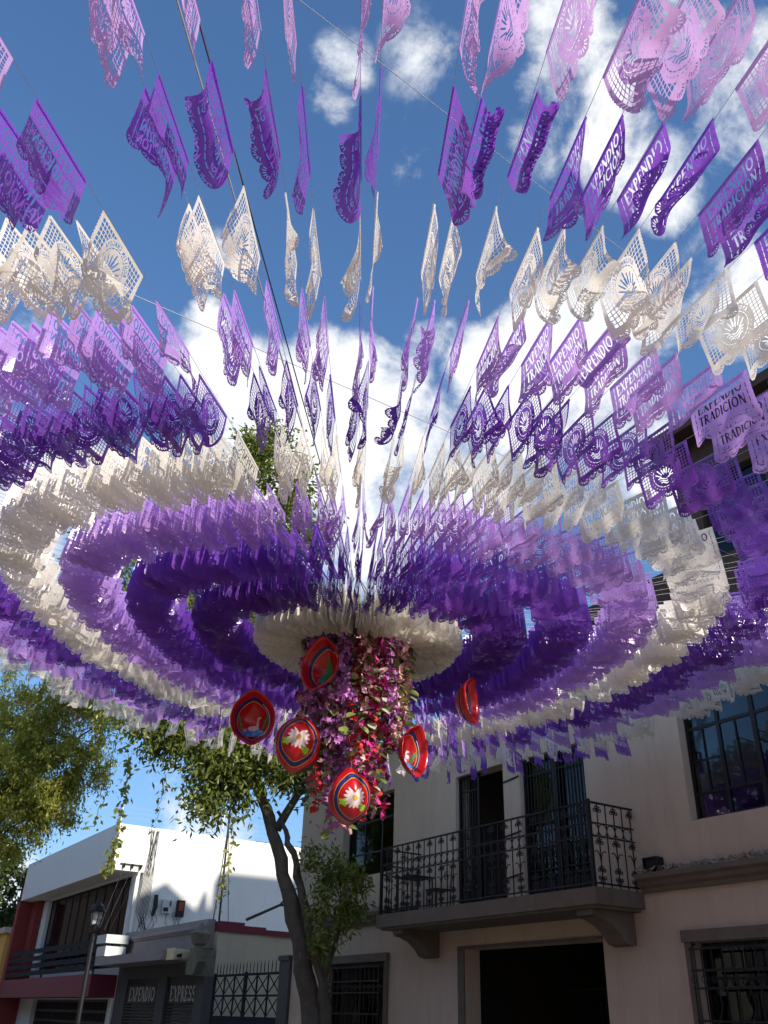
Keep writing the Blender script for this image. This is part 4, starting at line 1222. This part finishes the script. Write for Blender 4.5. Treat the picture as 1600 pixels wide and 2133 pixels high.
def banner_field(design, nx, ny):
    Wc, Hc = 55.2, 41.5
    xs = np.linspace(0, Wc, nx); vs = np.linspace(0, Hc, ny)
    X, V = np.meshgrid(xs, vs)
    F = np.minimum(np.minimum(X - 1.0, Wc - 1.0 - X), np.minimum(35.2 - V, V + .5))
    for i in range(17):                       # small bumps down both sides
        for x0 in (1.3, Wc - 1.3):
            F = np.maximum(F, 1.15 - np.hypot(X - x0, V - (1.2 + i * 2.12)))
    H = np.full(X.shape, -1e3)
    for i in range(5):                        # scalloped lower edge with fan cuts
        cx, cv = 5.52 + 11.04 * i, 35.0
        ang = np.arctan2(X - cx, V - cv)
        F = np.maximum(F, 5.55 + .42 * np.abs(np.sin(ang * 5.2)) - np.hypot(X - cx, V - cv))
        for a in (-62, -37, -12, 12, 37, 62):
            s, c = math.sin(math.radians(a)), math.cos(math.radians(a))
            H = np.maximum(H, stroke_field(X, V, [([(cx + s * 2.6, cv + c * 2.6), (cx + s * 4.3, cv + c * 4.3)], .33)]))
    if design == 'text':
        st = []
        for x0 in (4.6, Wc - 4.6):
            for i in range(5):
                st.append(([(x0, 3.5 + i * 5.8), (x0, 7.8 + i * 5.8)], .3))
        for i in range(8):
            st.append(([(6.0 + i * 5.5, 32.3), (9.8 + i * 5.5, 32.3)], .3))
        H = np.maximum(H, stroke_field(X, V, st))
        H = np.maximum(H, stroke_field(X, -V, text_strokes('EXPENDIO', 7.6, 47.6, -13.0, -4.6)))
        H = np.maximum(H, stroke_field(X, -V, text_strokes('TRADICIÓN', 7.6, 47.6, -24.6, -16.2)))
        for x0 in (8.0, 44.0):                 # tiny corner curls
            H = np.maximum(H, stroke_field(X, V, [(arc(x0 + 1.4, 29.2, 1.2, 1.2, 20, 320, 10), .3), ([(x0 + 3.6, 30.2), (x0 + 5.2, 28.4)], .3)]))
    else:
        cx, cv, rx, rv = Wc / 2, 18.4, 16.6, 16.6
        R = np.hypot((X - cx) / rx, (V - cv) / rv)
        # open square mesh left and right of the medallion
        cell = 2.95
        gx = np.minimum(X, Wc - X)
        u = ((gx - 3.0) % cell) / cell; w = ((V - 2.4) % cell) / cell
        sq = np.minimum(np.minimum(u, 1 - u), np.minimum(w, 1 - w)) * cell - .33
        inside = np.minimum(np.minimum(gx - 3.0, 24.0 - gx), np.minimum(V - 2.4, 2.4 + 10 * cell - V))
        outm = (R - 1.0) * 15
        H = np.maximum(H, np.minimum(np.minimum(sq, outm), inside))
        st = []
        for i in range(22):                    # dashed inner oval
            a0 = i * 360 / 22
            st.append((arc(cx, cv, 11.4, 11.8, a0 + 2, a0 + 13, 3), .3))
        for i in range(13):                    # dots round the lower half
            a = math.radians(18 + i * 12)
            st.append(([(cx + 14 * math.cos(a), cv + 14.2 * math.sin(a)), (cx + 14 * math.cos(a) + .05, cv + 14.2 * math.sin(a))], .42))
        # name round the upper half
        txt = 'AGUSTIN CHAGOYA'
        tot = sum(GLYPH[c][0] + .12 for c in txt)
        acc = 0
        for ch in txt:
            wd, gs = GLYPH[ch]
            a = math.radians(200 + 140 * (acc + wd / 2) / tot)
            for pts, hw in gs:
                q = []
                for px, py in pts:
                    tx = (px - wd / 2) * 2.5; ry_ = 12.9 + py * 2.6
                    q.append((cx + ry_ * math.cos(a) - tx * math.sin(a), cv + ry_ * math.sin(a) + tx * math.cos(a)))
                st.append((q, max(.24, hw * 2.6)))
            acc += wd + .12
        # agave: spear, side blades, chevrons below
        st.append(([(cx, 9.2), (cx + .05, 12.5)], .55)); st.append(([(cx, 13.4), (cx, 16.8)], .8))
        for sd in (-1, 1):
            for (x0, y0, x1, y1, hw) in ((1.7, 17.2, 3.2, 11.6, .5), (3.2, 18.3, 6.4, 13.2, .5), (4.0, 20.2, 8.6, 16.4, .5), (1.2, 18.6, 1.9, 14.8, .35)):
                st.append(([(cx + sd * x0, y0), (cx + sd * x1, y1)], hw))
            for k in range(3):
                st.append(([(cx + sd * .5, 23.2 + k * 2.0), (cx + sd * (4.6 - k * .7), 21.0 + k * 2.0), (cx + sd * (6.8 - k), 21.2 + k * 2.0)], .48))
        H = np.maximum(H, stroke_field(X, V, st))
    return xs, vs, np.minimum(F, -H)


PLAN = {}
for des in ('text', 'medal'):
    for lod, (nx, ny) in (('near', (140, 106)), ('far', (76, 58))):
        xs, vs, F = banner_field(des, nx, ny)
        V, faces = march(xs, vs, F)
        PLAN[des, lod] = (V / 100.0, faces)


def hang(V, q):
    """bend a flat sheet (x along cord, v down) like a wind-blown curtain that cannot stretch"""
    x, v = V[:, 0] / BW, V[:, 1] / BH
    n = 28
    ts = np.linspace(0, 1.0, n + 1)
    X, T = np.meshgrid(x, ts)
    side = np.sin(2 * PI * (q['fx'] * X + q['ph']))
    th = q['lean'] + T * (q['bend'] + q['fold'] * side) + q['rip'] * T * np.sin(2 * PI * (1.3 * T + 1.7 * X + q['ph2']))
    k = np.clip(q['c0'] + q['c1'] * (X - .5), 0, None)
    th = th + k * np.clip(T - q['t0'], 0, None) ** 2 * q['curl']
    dl = BH / n
    sy = np.sin(th) * dl; cz = np.cos(th) * dl
    Y = np.concatenate([np.zeros((1, len(x))), np.cumsum((sy[1:] + sy[:-1]) / 2, 0)])
    Z = np.concatenate([np.zeros((1, len(x))), np.cumsum((cz[1:] + cz[:-1]) / 2, 0)])
    p = np.clip(v, 0, 1) * n
    i = np.minimum(p.astype(int), n - 1); f = p - i
    j = np.arange(len(x))
    yy = Y[i, j] * (1 - f) + Y[i + 1, j] * f
    zz = Z[i, j] * (1 - f) + Z[i + 1, j] * f
    squeeze = 1 - q['sq'] * v ** 1.2
    xx = (BW / 2) + (V[:, 0] - BW / 2) * squeeze + q['sh'] * v * BH
    yy = yy + q['wave'] * v * np.sin(2 * PI * (q['fw'] * x + q['ph']))
    return np.stack([xx, yy, -zz], 1)


def banner_mesh(des, lod, q, seed):
    V, faces = PLAN[des, lod]
    P = hang(V, q)
    me = bpy.data.meshes.new('banner')
    vs = [tuple(p) for p in P]
    fs = list(faces)
    # folded hem over the cord
    o = len(vs)
    hx = np.linspace(0.01, BW - .01, 9)
    for x in hx:
        vs += [(x, .004, .004), (x, .009, -.012), (x, .007, -.024)]
    for i in range(8):
        a = o + i * 3
        fs += [(a, a + 3, a + 4, a + 1), (a + 1, a + 4, a + 5, a + 2)]
    me.from_pydata(vs, [], fs)
    me.polygons.foreach_set('use_smooth', [True] * len(me.polygons))
    me.materials.append(M['paper_white'])
    me.update()
    return me


def variant(kind, rs):
    u = rs.uniform
    q = dict(lean=u(-.10, .10), bend=u(-.22, .22), fold=u(.03, .2), fx=u(.5, 1.2), ph=u(0, 1), ph2=u(0, 1), rip=u(.05, .2), c0=0, c1=0, t0=.6, curl=0, sq=u(.0, .03), sh=u(-.06, .06), wave=u(.003, .011), fw=u(1.2, 2.6))
    if kind == 'calm':
        pass
    elif kind == 'wavy':
        q.update(fold=u(.25, .5), wave=u(.014, .028), sq=u(.02, .09), fw=u(1.0, 1.8), bend=u(-.35, .35))
    elif kind == 'curl':
        q.update(c0=u(.5, 1), c1=u(-1.2, 1.2), t0=u(.4, .6), curl=rs.choice([-1, 1]) * u(6, 12), wave=u(.008, .02), sq=u(.02, .08), fold=u(.1, .35))
    elif kind == 'blown':
        q.update(lean=rs.choice([-1, 1]) * u(.2, .4), bend=u(.1, .5), fold=u(.25, .5), wave=u(.01, .025), sq=u(.03, .12), sh=u(-.3, .3))
    elif kind == 'roll':
        q.update(lean=.2, c0=1, c1=u(-.2, .2), t0=.15, curl=rs.choice([-1, 1]) * u(14, 18), fold=.15, wave=.01)
    return q


KINDS = ['calm'] * 6 + ['wavy'] * 3 + ['curl'] * 3 + ['blown'] * 2 + ['roll']
BANK = {}
rs = random.Random(11)
for des in ('text', 'medal'):
    for i, kd in enumerate(KINDS):
        q = variant(kd, rs)
        for lod in ('near', 'far'):
            BANK[des, lod, i] = banner_mesh(des, lod, q, i)

QUIET = [0, 1, 2, 3, 4, 5]
# ring number -> paper and pattern
RINGS = {1: ('paper_white', 'text'), 2: ('paper_deep', 'medal'), 3: ('paper_violet', 'text'), 4: ('paper_lavender', 'medal'), 5: ('paper_white', 'text'),
         6: ('paper_deep', 'medal'), 7: ('paper_lavender', 'text'), 8: ('paper_white', 'medal'), 9: ('paper_violet', 'text'), 10: ('paper_pale', 'medal'), 11: ('paper_white', 'text')}
near_az = [-106.66, -105.26, -103.2, -98.95, -98.04, -95.7, -93.44, -91.96, -89.47, -88.71, -85.78, -84.66, -82.32, -80.04, -78.51, -76.2, -74.39, -72.17, -70.34, -67.72]
AZ = list(near_az)
a = -65.9
rs = random.Random(5)
grp = 0
while a < 360 - 108.6:
    AZ.append(a + rs.uniform(-.35, .35))
    am = ((a + 180) % 360) - 180
    step = 4.0 if -58 < am < -33 else 3.0 if -66 < am < -16 else (2.3 if 40 < am < 95 else 1.85)
    grp += 1
    # strings were tied up in bunches, so every few of them a wider gap is left
    a += step * rs.uniform(.7, 1.2) + (rs.uniform(.9, 1.9) if grp % 6 == 0 else 0)
NEAR_NAMES = {}
order = sorted(near_az)


AZM = [((v + 180) % 360) - 180 for v in AZ]
ORD = ['first', 'second', 'third', 'fourth', 'fifth', 'sixth', 'seventh', 'eighth', 'ninth', 'tenth', 'eleventh', 'twelfth', 'thirteenth', 'fourteenth', 'fifteenth', 'sixteenth',
       'seventeenth', 'eighteenth', 'nineteenth', 'twentieth', 'twenty-first', 'twenty-second', 'twenty-third', 'twenty-fourth', 'twenty-fifth', 'twenty-sixth', 'twenty-seventh', 'twenty-eighth', 'twenty-ninth', 'thirtieth']


def string_label(i, az):
    if i < len(near_az):
        k = order.index(near_az[i])
        words = ['first', 'second', 'third', 'fourth', 'fifth', 'sixth', 'seventh', 'eighth', 'ninth', 'tenth']
        left = k < 10
        return ('cut-paper banner string crossing the top of the sky, %s from the %s' % (words[k if left else 19 - k], 'left' if left else 'right'))
    if -66 < az < -20:
        n_ = sorted(v for v in AZM if -66 < v < -20).index(az)
        return 'cut-paper banner string fanning to the right edge, %s down from the top right corner' % ORD[n_]
    if -20 <= az < 40:
        return 'string of cut-paper banners running right towards the pink house wall'
    if 40 <= az < 92:
        return 'string of cut-paper banners running back towards the iron balcony'
    if 92 <= az < 145:
        return 'string of cut-paper banners running back above the white house and tree'
    if az >= 145 or az < -155:
        return 'string of cut-paper banners running out to the left edge below the sky'
    n_ = sorted((v for v in AZM if -155 <= v < -107), reverse=True).index(az)
    return 'cut-paper banner string fanning to the upper left edge, %s down from the top left corner' % ORD[n_]


STRINGS = 'strings of cut-paper banners radiating from the flower hub'
rs = random.Random(21)
BMAT = {}
for i, az in enumerate(AZ):          # one thing per radial string
    th = math.radians(az)
    c, s = math.cos(th), math.sin(th)
    d = Vector((c, s, 0))
    azm = ((az + 180) % 360) - 180
    kmax = 10
    if azm > 92 and azm < 168:
        kmax = 8
    elif 48 < azm <= 92:
        kmax = 9
    elif -20 < azm <= 48:
        kmax = 8
    dn = d.dot(SN)
    hn = HUB.dot(SN)
    rlim = 99 if dn <= .05 else (SC - .12 - hn) / dn
    while kmax > 1 and ring_out(kmax) > rlim - .05:
        kmax -= 1
    rend = min(ring_out(kmax) + (2.2 if kmax == 10 else 1.2), rlim)
    sag = rs.uniform(-.09, .09)

    def zz(r):
        return cord_z(r, th) + sag * (r / 7.0) ** 2
    r0 = .36
    base = HUB + d * r0 + Vector((0, 0, zz(r0)))
    pts = [HUB + d * r + Vector((0, 0, zz(r))) - base for r in np.linspace(r0, rend, 8)]
    root = link('banner_string', MB().tube([tuple(p) for p in pts], .0018, 3).mesh('cord'), 'cord_grey')
    root.location = base
    tag(root, string_label(i, azm), 'banner string', STRINGS)
    jit = rs.uniform(-.07, .07)
    for k in range(1, kmax + 1):
        ri = ring_out(k) - BW + jit * min(1, k / 6) + rs.uniform(-.02, .02)
        papern, des = RINGS[k]
        if k >= 5 and rs.random() < .02 and i >= len(near_az):
            continue                      # a sheet that has come off
        if des == 'medal' and k in (9,):
            des = 'text'
        near = (azm < -5 and k >= 2) or azm > 150
        # outer banners flap more, inner ones hang close together
        if k <= 3:
            vi = rs.choice([0, 1, 2, 3, 4, 5])
        elif k <= 6:
            vi = rs.choice([0, 1, 2, 3, 4, 5, 0, 1, 2, 3, 6, 7, 9])
        else:
            vi = rs.choice([0, 1, 2, 3, 4, 5, 6, 7, 8, 9, 10, 11, 12, 13, 0, 2, 4])
        if -58 < azm < -33 and k <= 6:
            vi = rs.choice(QUIET)
        if rs.random() < .012 and k > 4:
            vi = 14
        if i == 11 and k == 9:
            vi = 14
        me = BANK[des, 'near' if near else 'far', vi]
        o = bpy.data.objects.new('banner', me)
        COL.objects.link(o)
        o.parent = root
        p = HUB + d * ri + Vector((0, 0, zz(ri))) - base
        slope = math.atan2(zz(ri + BW) - zz(ri), BW)
        o.location = p
        o.rotation_euler = (rs.uniform(-.07, .07), -slope + rs.uniform(-.025, .025), th + rs.uniform(-.02, .02))
        o.scale = (1, rs.choice([1, 1, -1]) if des == 'medal' else 1, rs.uniform(.96, 1.04))
        o.material_slots[0].link = 'OBJECT'
        o.material_slots[0].material = M[papern]
        if i == 11 and k == 9:
            o['label'] = 'dark violet banner rolled up into a tube'

# ------------------------------------------------------------------ cables
def cable(a, b, r, material, label, sag=.15):
    a, b = Vector(a), Vector(b)
    pts = []
    for i in range(17):
        t = i / 16
        p = a.lerp(b, t); p.z -= sag * 4 * t * (1 - t)
        pts.append(tuple(p - a))
    o = link('overhead_cable', MB().tube(pts, r, 5).mesh('overhead_cable'), material)
    o.location = a
    tag(o, label, 'cable')


cable((-.45, 9.7, 6.4), (-1.9, 1.6, 8.15), .008, 'cable_grey', 'pale grey cable running from the hub up past the top left', .05)
cable((-.40, 9.7, 6.45), (-1.82, 1.6, 8.3), .006, 'cable_black', 'thin black cable twisted beside the pale one towards the top left', .05)
cable((-3.2, 1.4, 7.5), (5.6, 8.2, 7.5), .003, 'cable_grey', 'thin wire crossing the upper right sky diagonally', .0)
cable((-9.0, 2.6, 8.0), (9.0, 14.25, 8.0), .005, 'cable_grey', 'thin grey wire crossing behind the middle banners diagonally', .0)

# ------------------------------------------------------------------ hub hoop and flower cascade
HZ = 5.90
hb = wroot('hub_hoop', (HUB.x, HUB.y, HZ), 'dark metal hoop above the flowers where all strings meet', 'hoop')
part(MB().tube([(HUB.x + .37 * math.cos(a), HUB.y + .37 * math.sin(a), HZ + .02) for a in np.linspace(0, 2 * PI, 33)], .014, 6, False), 'ring', 'iron_black', hb)
for k in range(4):
    a = k * PI / 2 + .4
    part(MB().tube([(HUB.x + .37 * math.cos(a), HUB.y + .37 * math.sin(a), HZ + .02), (HUB.x - .05, HUB.y - .1, 6.45)], .006, 4), 'stay', 'iron_black', hb)
part(MB().tube([(HUB.x + .60 * math.cos(a), HUB.y + .60 * math.sin(a), HZ - .12) for a in np.linspace(0, 2 * PI, 33)], .012, 5, False).tube([(HUB.x - .6, HUB.y, HZ - .12), (HUB.x + .6, HUB.y, HZ - .12)], .01, 4).tube([(HUB.x, HUB.y - .6, HZ - .12), (HUB.x, HUB.y + .6, HZ - .12)], .01, 4), 'lower_ring', 'iron_black', hb)
for k in range(6):
    a = k * PI / 3
    part(MB().tube([(HUB.x + .6 * math.cos(a), HUB.y + .6 * math.sin(a), HZ - .12), (HUB.x + .37 * math.cos(a), HUB.y + .37 * math.sin(a), HZ + .02)], .006, 4), 'stay', 'iron_black', hb)


def petal(mb, c, ax, up, l, w, cup=.25):
    ax = ax.normalized(); sd = ax.cross(up).normalized(); nm = sd.cross(ax)
    mb.add([c, c + ax * l * .5 + sd * w + nm * l * cup, c + ax * l + nm * l * cup * .3, c + ax * l * .5 - sd * w + nm * l * cup], [(0, 1, 2), (0, 2, 3)])


def blossom_mesh(seed, n, l, w, spread):
    r_ = random.Random(seed)
    mb = MB()
    for k in range(n):
        c = Vector((r_.uniform(-1, 1), r_.uniform(-1, 1), r_.uniform(-1.1, .6))) * spread
        f = (c + Vector((r_.uniform(-.4, .4), r_.uniform(-.4, .4), -.3 * spread)) * .05 + Vector((r_.gauss(0, .4), r_.gauss(0, .4), r_.gauss(-.2, .4)))).normalized()
        t = f.orthogonal().normalized(); b = f.cross(t)
        for j in range(5):
            a = 2 * PI * j / 5 + r_.random()
            petal(mb, c, t * math.cos(a) + b * math.sin(a) + f * .45, f, l * r_.uniform(.8, 1.15), w, .12)
    return mb.mesh('blossom')


def leaf_mesh(l, w):
    mb = MB()
    pr = [(0, 0), (.18, .75), (.42, 1.0), (.7, .78), (1, 0)]
    vs = [(t * l, 0, -.1 * l * t * t) for t, _ in pr] + [(t * l, q * w, .18 * w - .1 * l * t * t) for t, q in pr[1:4]] + [(t * l, -q * w, .18 * w - .1 * l * t * t) for t, q in pr[1:4]]
    mb.add(vs, [(0, 1, 5), (1, 2, 6, 5), (2, 3, 7, 6), (3, 4, 7), (0, 8, 1), (1, 8, 9, 2), (2, 9, 10, 3), (3, 10, 4)])
    return mb.mesh('leaf')


FL = {}
for key, n, l, w, sp, mt in (('purple', 8, .042, .014, .06, 'silk_purple'), ('pink', 4, .048, .024, .045, 'silk_pink'), ('red', 5, .042, .022, .04, 'silk_red'), ('fuchsia', 5, .046, .021, .042, 'silk_fuchsia')):
    FL[key] = []
    for sd in range(4):
        me = blossom_mesh(sd * 7 + n, n, l, w, sp); me.materials.append(M[mt]); FL[key].append(me)
LF = {}
for key, l, w, mt in (('green', .125, .052, 'leaf_silk'), ('dark', .12, .05, 'leaf_silk_dark'), ('cream', .105, .042, 'leaf_cream')):
    me = leaf_mesh(l, w); me.materials.append(M[mt]); LF[key] = me


def garland(x, y, z0, L, kind, leaf, rs):
    R = wroot('flower_garland', (x, y, z0), {'purple': 'hanging strand of purple silk orchids in the central flower cascade', 'pink': 'hanging strand of pale pink silk blossoms with round green leaves in the cascade',
                                             'red': 'hanging strand of bright red silk blossoms with round green leaves in the cascade', 'fuchsia': 'hanging strand of dark fuchsia silk blossoms with cream leaves in the cascade'}[kind], 'flower garland', kind + ' silk garlands of the flower cascade')
    n = max(4, int(L / .12))
    ph = rs.uniform(0, 6)
    path = [(x + .03 * math.sin(ph + t * 5), y + .03 * math.cos(ph * 2 + t * 4), z0 - L * t) for t in np.linspace(0, 1, n)]
    part(MB().tube(path, .004, 3), 'stem', 'leaf_silk_dark', R)
    m_ = int(L / .047)
    for j in range(m_):
        t = (j + rs.random()) / m_
        a = rs.uniform(0, 2 * PI)
        px = .03 * math.sin(ph + t * 5); py = .03 * math.cos(ph * 2 + t * 4)
        isl = (j % 2 == 1) if kind != 'purple' else (j % 3 == 1)
        q = .035 if isl else rs.uniform(.01, .07)
        o = bpy.data.objects.new('leaf' if isl else 'blossom', LF[leaf] if isl else rs.choice(FL[kind]))
        COL.objects.link(o)
        o.parent = R
        o.location = (px + q * math.cos(a), py + q * math.sin(a), -L * t)
        o.rotation_euler = (rs.uniform(-.5, .5), rs.uniform(.1, .9), a) if isl else (rs.uniform(-.6, .6), rs.uniform(-.6, .6), a)
        sc_ = rs.uniform(.8, 1.3)
        o.scale = (sc_, sc_, sc_)


rs = random.Random(3)
spots = []
for k in range(26):          # outer curtain
    a = 2 * PI * k / 26 + rs.uniform(-.08, .08)
    spots.append((.57 * math.cos(a), .57 * math.sin(a), rs.uniform(.95, 1.5)))
for k in range(17):
    a = 2 * PI * k / 17 + rs.uniform(-.1, .1)
    spots.append((.41 * math.cos(a) - .03, .41 * math.sin(a), rs.uniform(1.45, 2.15)))
for k in range(11):
    a = 2 * PI * k / 11 + rs.uniform(-.1, .1)
    spots.append((.23 * math.cos(a) - .03, .23 * math.sin(a), rs.uniform(1.8, 2.4)))
for x, y, L in spots:
    # colours follow the photograph's patches: purple left of centre, pink then red to the right, fuchsia at the right edge
    if x < -.38:
        kd = rs.choice(['purple', 'fuchsia', 'red']) if L < 1.4 else rs.choice(['red', 'purple', 'pink'])
    elif x < -.05:
        kd = rs.choice(['purple', 'purple', 'pink', 'purple', 'fuchsia', 'purple'])
    elif x < .18:
        kd = rs.choice(['pink', 'pink', 'red'])
    elif x < .40:
        kd = rs.choice(['red', 'fuchsia', 'pink', 'red'])
    else:
        kd = rs.choice(['fuchsia', 'pink', 'fuchsia', 'purple'])
    garland(HUB.x + x, HUB.y + y, HZ - .13, L, kd, 'cream' if kd == 'fuchsia' else ('dark' if x < -.3 else 'green'), rs)  # left strands get dark leaves: that side's shade put into leaf colour

wr = wroot('leaf_wreath', (HUB.x, HUB.y, HZ - .1), 'dark leafy wreath with small flowers crowning the flower cascade', 'wreath')
part(MB().tube([(HUB.x + .64 * math.cos(a), HUB.y + .64 * math.sin(a), HZ - .08) for a in np.linspace(0, 2 * PI, 33)], .03, 5, False), 'wreath_core', 'leaf_silk_dark', wr)
for k in range(230):
    a = rs.uniform(0, 2 * PI); rr_ = rs.uniform(.3, .70)
    fl_ = k % 5 == 0
    o = bpy.data.objects.new('blossom' if fl_ else 'leaf', rs.choice(FL[rs.choice(['red', 'pink', 'fuchsia'])]) if fl_ else LF['dark' if k % 3 else 'green'])
    COL.objects.link(o); o.parent = wr
    o.location = (rr_ * math.cos(a), rr_ * math.sin(a), rs.uniform(-.16, .10))
    o.rotation_euler = (rs.uniform(-.7, .7), rs.uniform(-.3, 1.0), a + rs.uniform(-.6, .6))
    o.scale = (1.15, 1.15, 1.15)

# ------------------------------------------------------------------ painted red bowls
AH, BHH = .290, .325          # half width, half height of the rim


def bowl_pt(rho, tau, eps=0.0):
    """tau in [0,1) round the rim, rho 0..1 from centre; bulge towards -y"""
    a = 2 * PI * tau
    sn, cs = math.sin(a), math.cos(a)
    zt = sn
    xr = math.copysign(abs(cs) ** .92, cs) * AH
    point = 1 + .14 * abs(sn) ** 18
    x = xr * rho; z = zt * BHH * rho * point
    if rho < .86:
        y = -.17 * (1 - (rho / .86) ** 2) - .02
    else:
        y = -.02 + .09 * (rho - .86) / .14
    y += .05 * (abs(sn) ** 6) * max(0, rho - .6) / .4
    return (x, y + eps, z)


def polar(r0, r1, nr, eps, nt=72, close=False):
    mb = MB()
    vs = [bowl_pt(r0 + (r1 - r0) * i / nr, k / nt, eps) for i in range(nr + 1) for k in range(nt)]
    fs = [(i * nt + k, i * nt + (k + 1) % nt, (i + 1) * nt + (k + 1) % nt, (i + 1) * nt + k) for i in range(nr) for k in range(nt)]
    return mb.add(vs, fs)


def surf(x, z, eps):
    """point on the bowl surface over flat coordinates"""
    rho = math.hypot(x / AH, z / BHH)
    y = -.17 * (1 - (min(rho, .86) / .86) ** 2) - .02
    return (x, y + eps, z)


def disc(cx, cz, rx, rz, eps, rot=0, n=14, lobes=0):
    mb = MB()
    vs = [surf(cx, cz, eps)]
    for ring in (.5, 1.0):
        for k in range(n):
            a = 2 * PI * k / n
            m_ = 1 + (.22 * math.cos(lobes * a) if lobes and ring == 1 else 0)
            x, z = rx * math.cos(a) * ring * m_, rz * math.sin(a) * ring * m_
            vs.append(surf(cx + x * math.cos(rot) - z * math.sin(rot), cz + x * math.sin(rot) + z * math.cos(rot), eps))
    fs = [(0, 1 + k, 1 + (k + 1) % n) for k in range(n)] + [(1 + k, 1 + n + k, 1 + n + (k + 1) % n, 1 + (k + 1) % n) for k in range(n)]
    return mb.add(vs, fs)


def bowl(loc, yaw, tiltx, roll, paint, label, sc_=1.0):
    R = wroot('painted_bowl', (0, 0, 0), label, 'bowl', 'painted red bowls hung round the flower cascade')
    R.location = loc
    R.scale = (sc_ * .83, sc_ * .83, sc_ * .83)
    R.rotation_euler = Euler((tiltx, roll, yaw), 'XYZ')
    b = part(polar(0.002, 1.0, 16, 0.0), 'bowl_shell', 'red_lacquer', R, True)
    so = b.modifiers.new('thickness', 'SOLIDIFY'); so.thickness = .008; so.offset = 0
    for sgn in (-1, 1):
        e = sgn * .0075
        part(polar(.715, .835, 3, e), 'blue_band', 'blue_glitter', R, True)
        part(polar(.69, .715, 1, e), 'orange_line', 'orange_line', R, True)
        part(polar(.84, .86, 1, e), 'orange_line', 'orange_line', R, True)
    e = -.008
    if paint in ('daisy', 'both'):
        dz = part(disc(0, .03, .032, .032, e - .004), 'daisy', 'daisy_yellow', R, True)
        for k in range(15):
            a = 2 * PI * k / 15
            part(disc(.088 * math.cos(a), .03 + .088 * math.sin(a), .058, .021, e - .001 * (k % 2), a, 10), 'petal', 'petal_white', dz, True)
        for (x, z, r_) in ((.11, -.11, .5), (-.14, -.03, 1.2), (.04, .19, .2)):
            part(disc(x, z, .045, .055, e, r_, 20, 5), 'painted_leaf', 'paint_lime', R, True)
    e = .008
    if paint == 'swan':
        part(disc(0, -.15, .15, .06, e), 'painted_water', 'paint_blue', R, True)
        w = part(disc(-.01, -.08, .075, .04, e + .002), 'painted_swan', 'swan_white', R, True)
        for (x, z, a_, b_) in ((-.065, -.02, .016, .05), (-.07, .04, .014, .03), (-.09, .06, .022, .013)):
            part(disc(x, z, a_, b_, e + .003), 'swan_neck', 'swan_white', w, True)
        for sg in (-1, 1):
            for k in range(5):
                part(disc(sg * .14 + sg * .01 * k, -.09 + k * .035, .014, .028, e + .002, -sg * .5 + k % 2), 'painted_leaf', 'paint_green', R, True)
    if paint == 'cactus':
        part(disc(0, -.17, .10, .045, e), 'painted_water', 'paint_blue', R, True)
        k = 0
        for row, (n, z, r_) in enumerate(((4, -.13, .034), (4, -.085, .033), (3, -.04, .032), (3, .0, .03), (2, .045, .028), (2, .085, .025), (1, .12, .024), (1, .155, .022))):
            for j in range(n):
                part(disc((j - (n - 1) / 2) * r_ * 1.35, z, r_ * .85, r_, e + .002 + .0006 * ((row + j) % 3), 0, 10), 'painted_leaf', 'paint_green', R, True)
    if paint in ('cactus', 'swan'):
        for k in range(26):           # pale stitches painted on the blue band
            a = .34 + .32 * k / 25
            p = bowl_pt(.77, a, .0105)
            part(MB().box(p[0] - .006, p[0] + .006, p[1] - .001, p[1] + .001, p[2] - .008, p[2] + .008), 'painted_dash', 'petal_white', R)
    part(MB().tube([(0, .04, BHH * 1.05), (0, .04, BHH * 1.05 + .12)], .003, 3), 'hanger', 'cord_grey', R)
    return R


# convex painted side looks along local -y; yaw 0 shows it to the viewer
bowl((-.62, 9.15, 4.96), PI - .55, .08, -.10, 'cactus', 'red bowl with hollow side showing a painted green cactus, highest on the left')
bowl((-1.36, 9.45, 4.43), PI + .10, .0, .05, 'swan', 'shaded red bowl with painted white swan, farthest left')
bowl((-.83, 9.25, 4.14), .12, .05, .12, 'daisy', 'sunlit red bowl showing a large painted daisy below the swan bowl')
bowl((-.24, 9.30, 3.60), .30, .35, -.12, 'daisy', 'lowest red bowl with painted daisy half hidden by blossoms', .95)
bowl((.40, 9.78, 4.22), PI + .85, .0, -.14, 'swan', 'red bowl tucked behind purple blossoms at the right of the cascade', .95)
bowl((1.03, 9.7, 4.79), PI + 1.12, .05, -.06, 'swan', 'red bowl seen nearly edge-on at the far right of the cascade', .9)
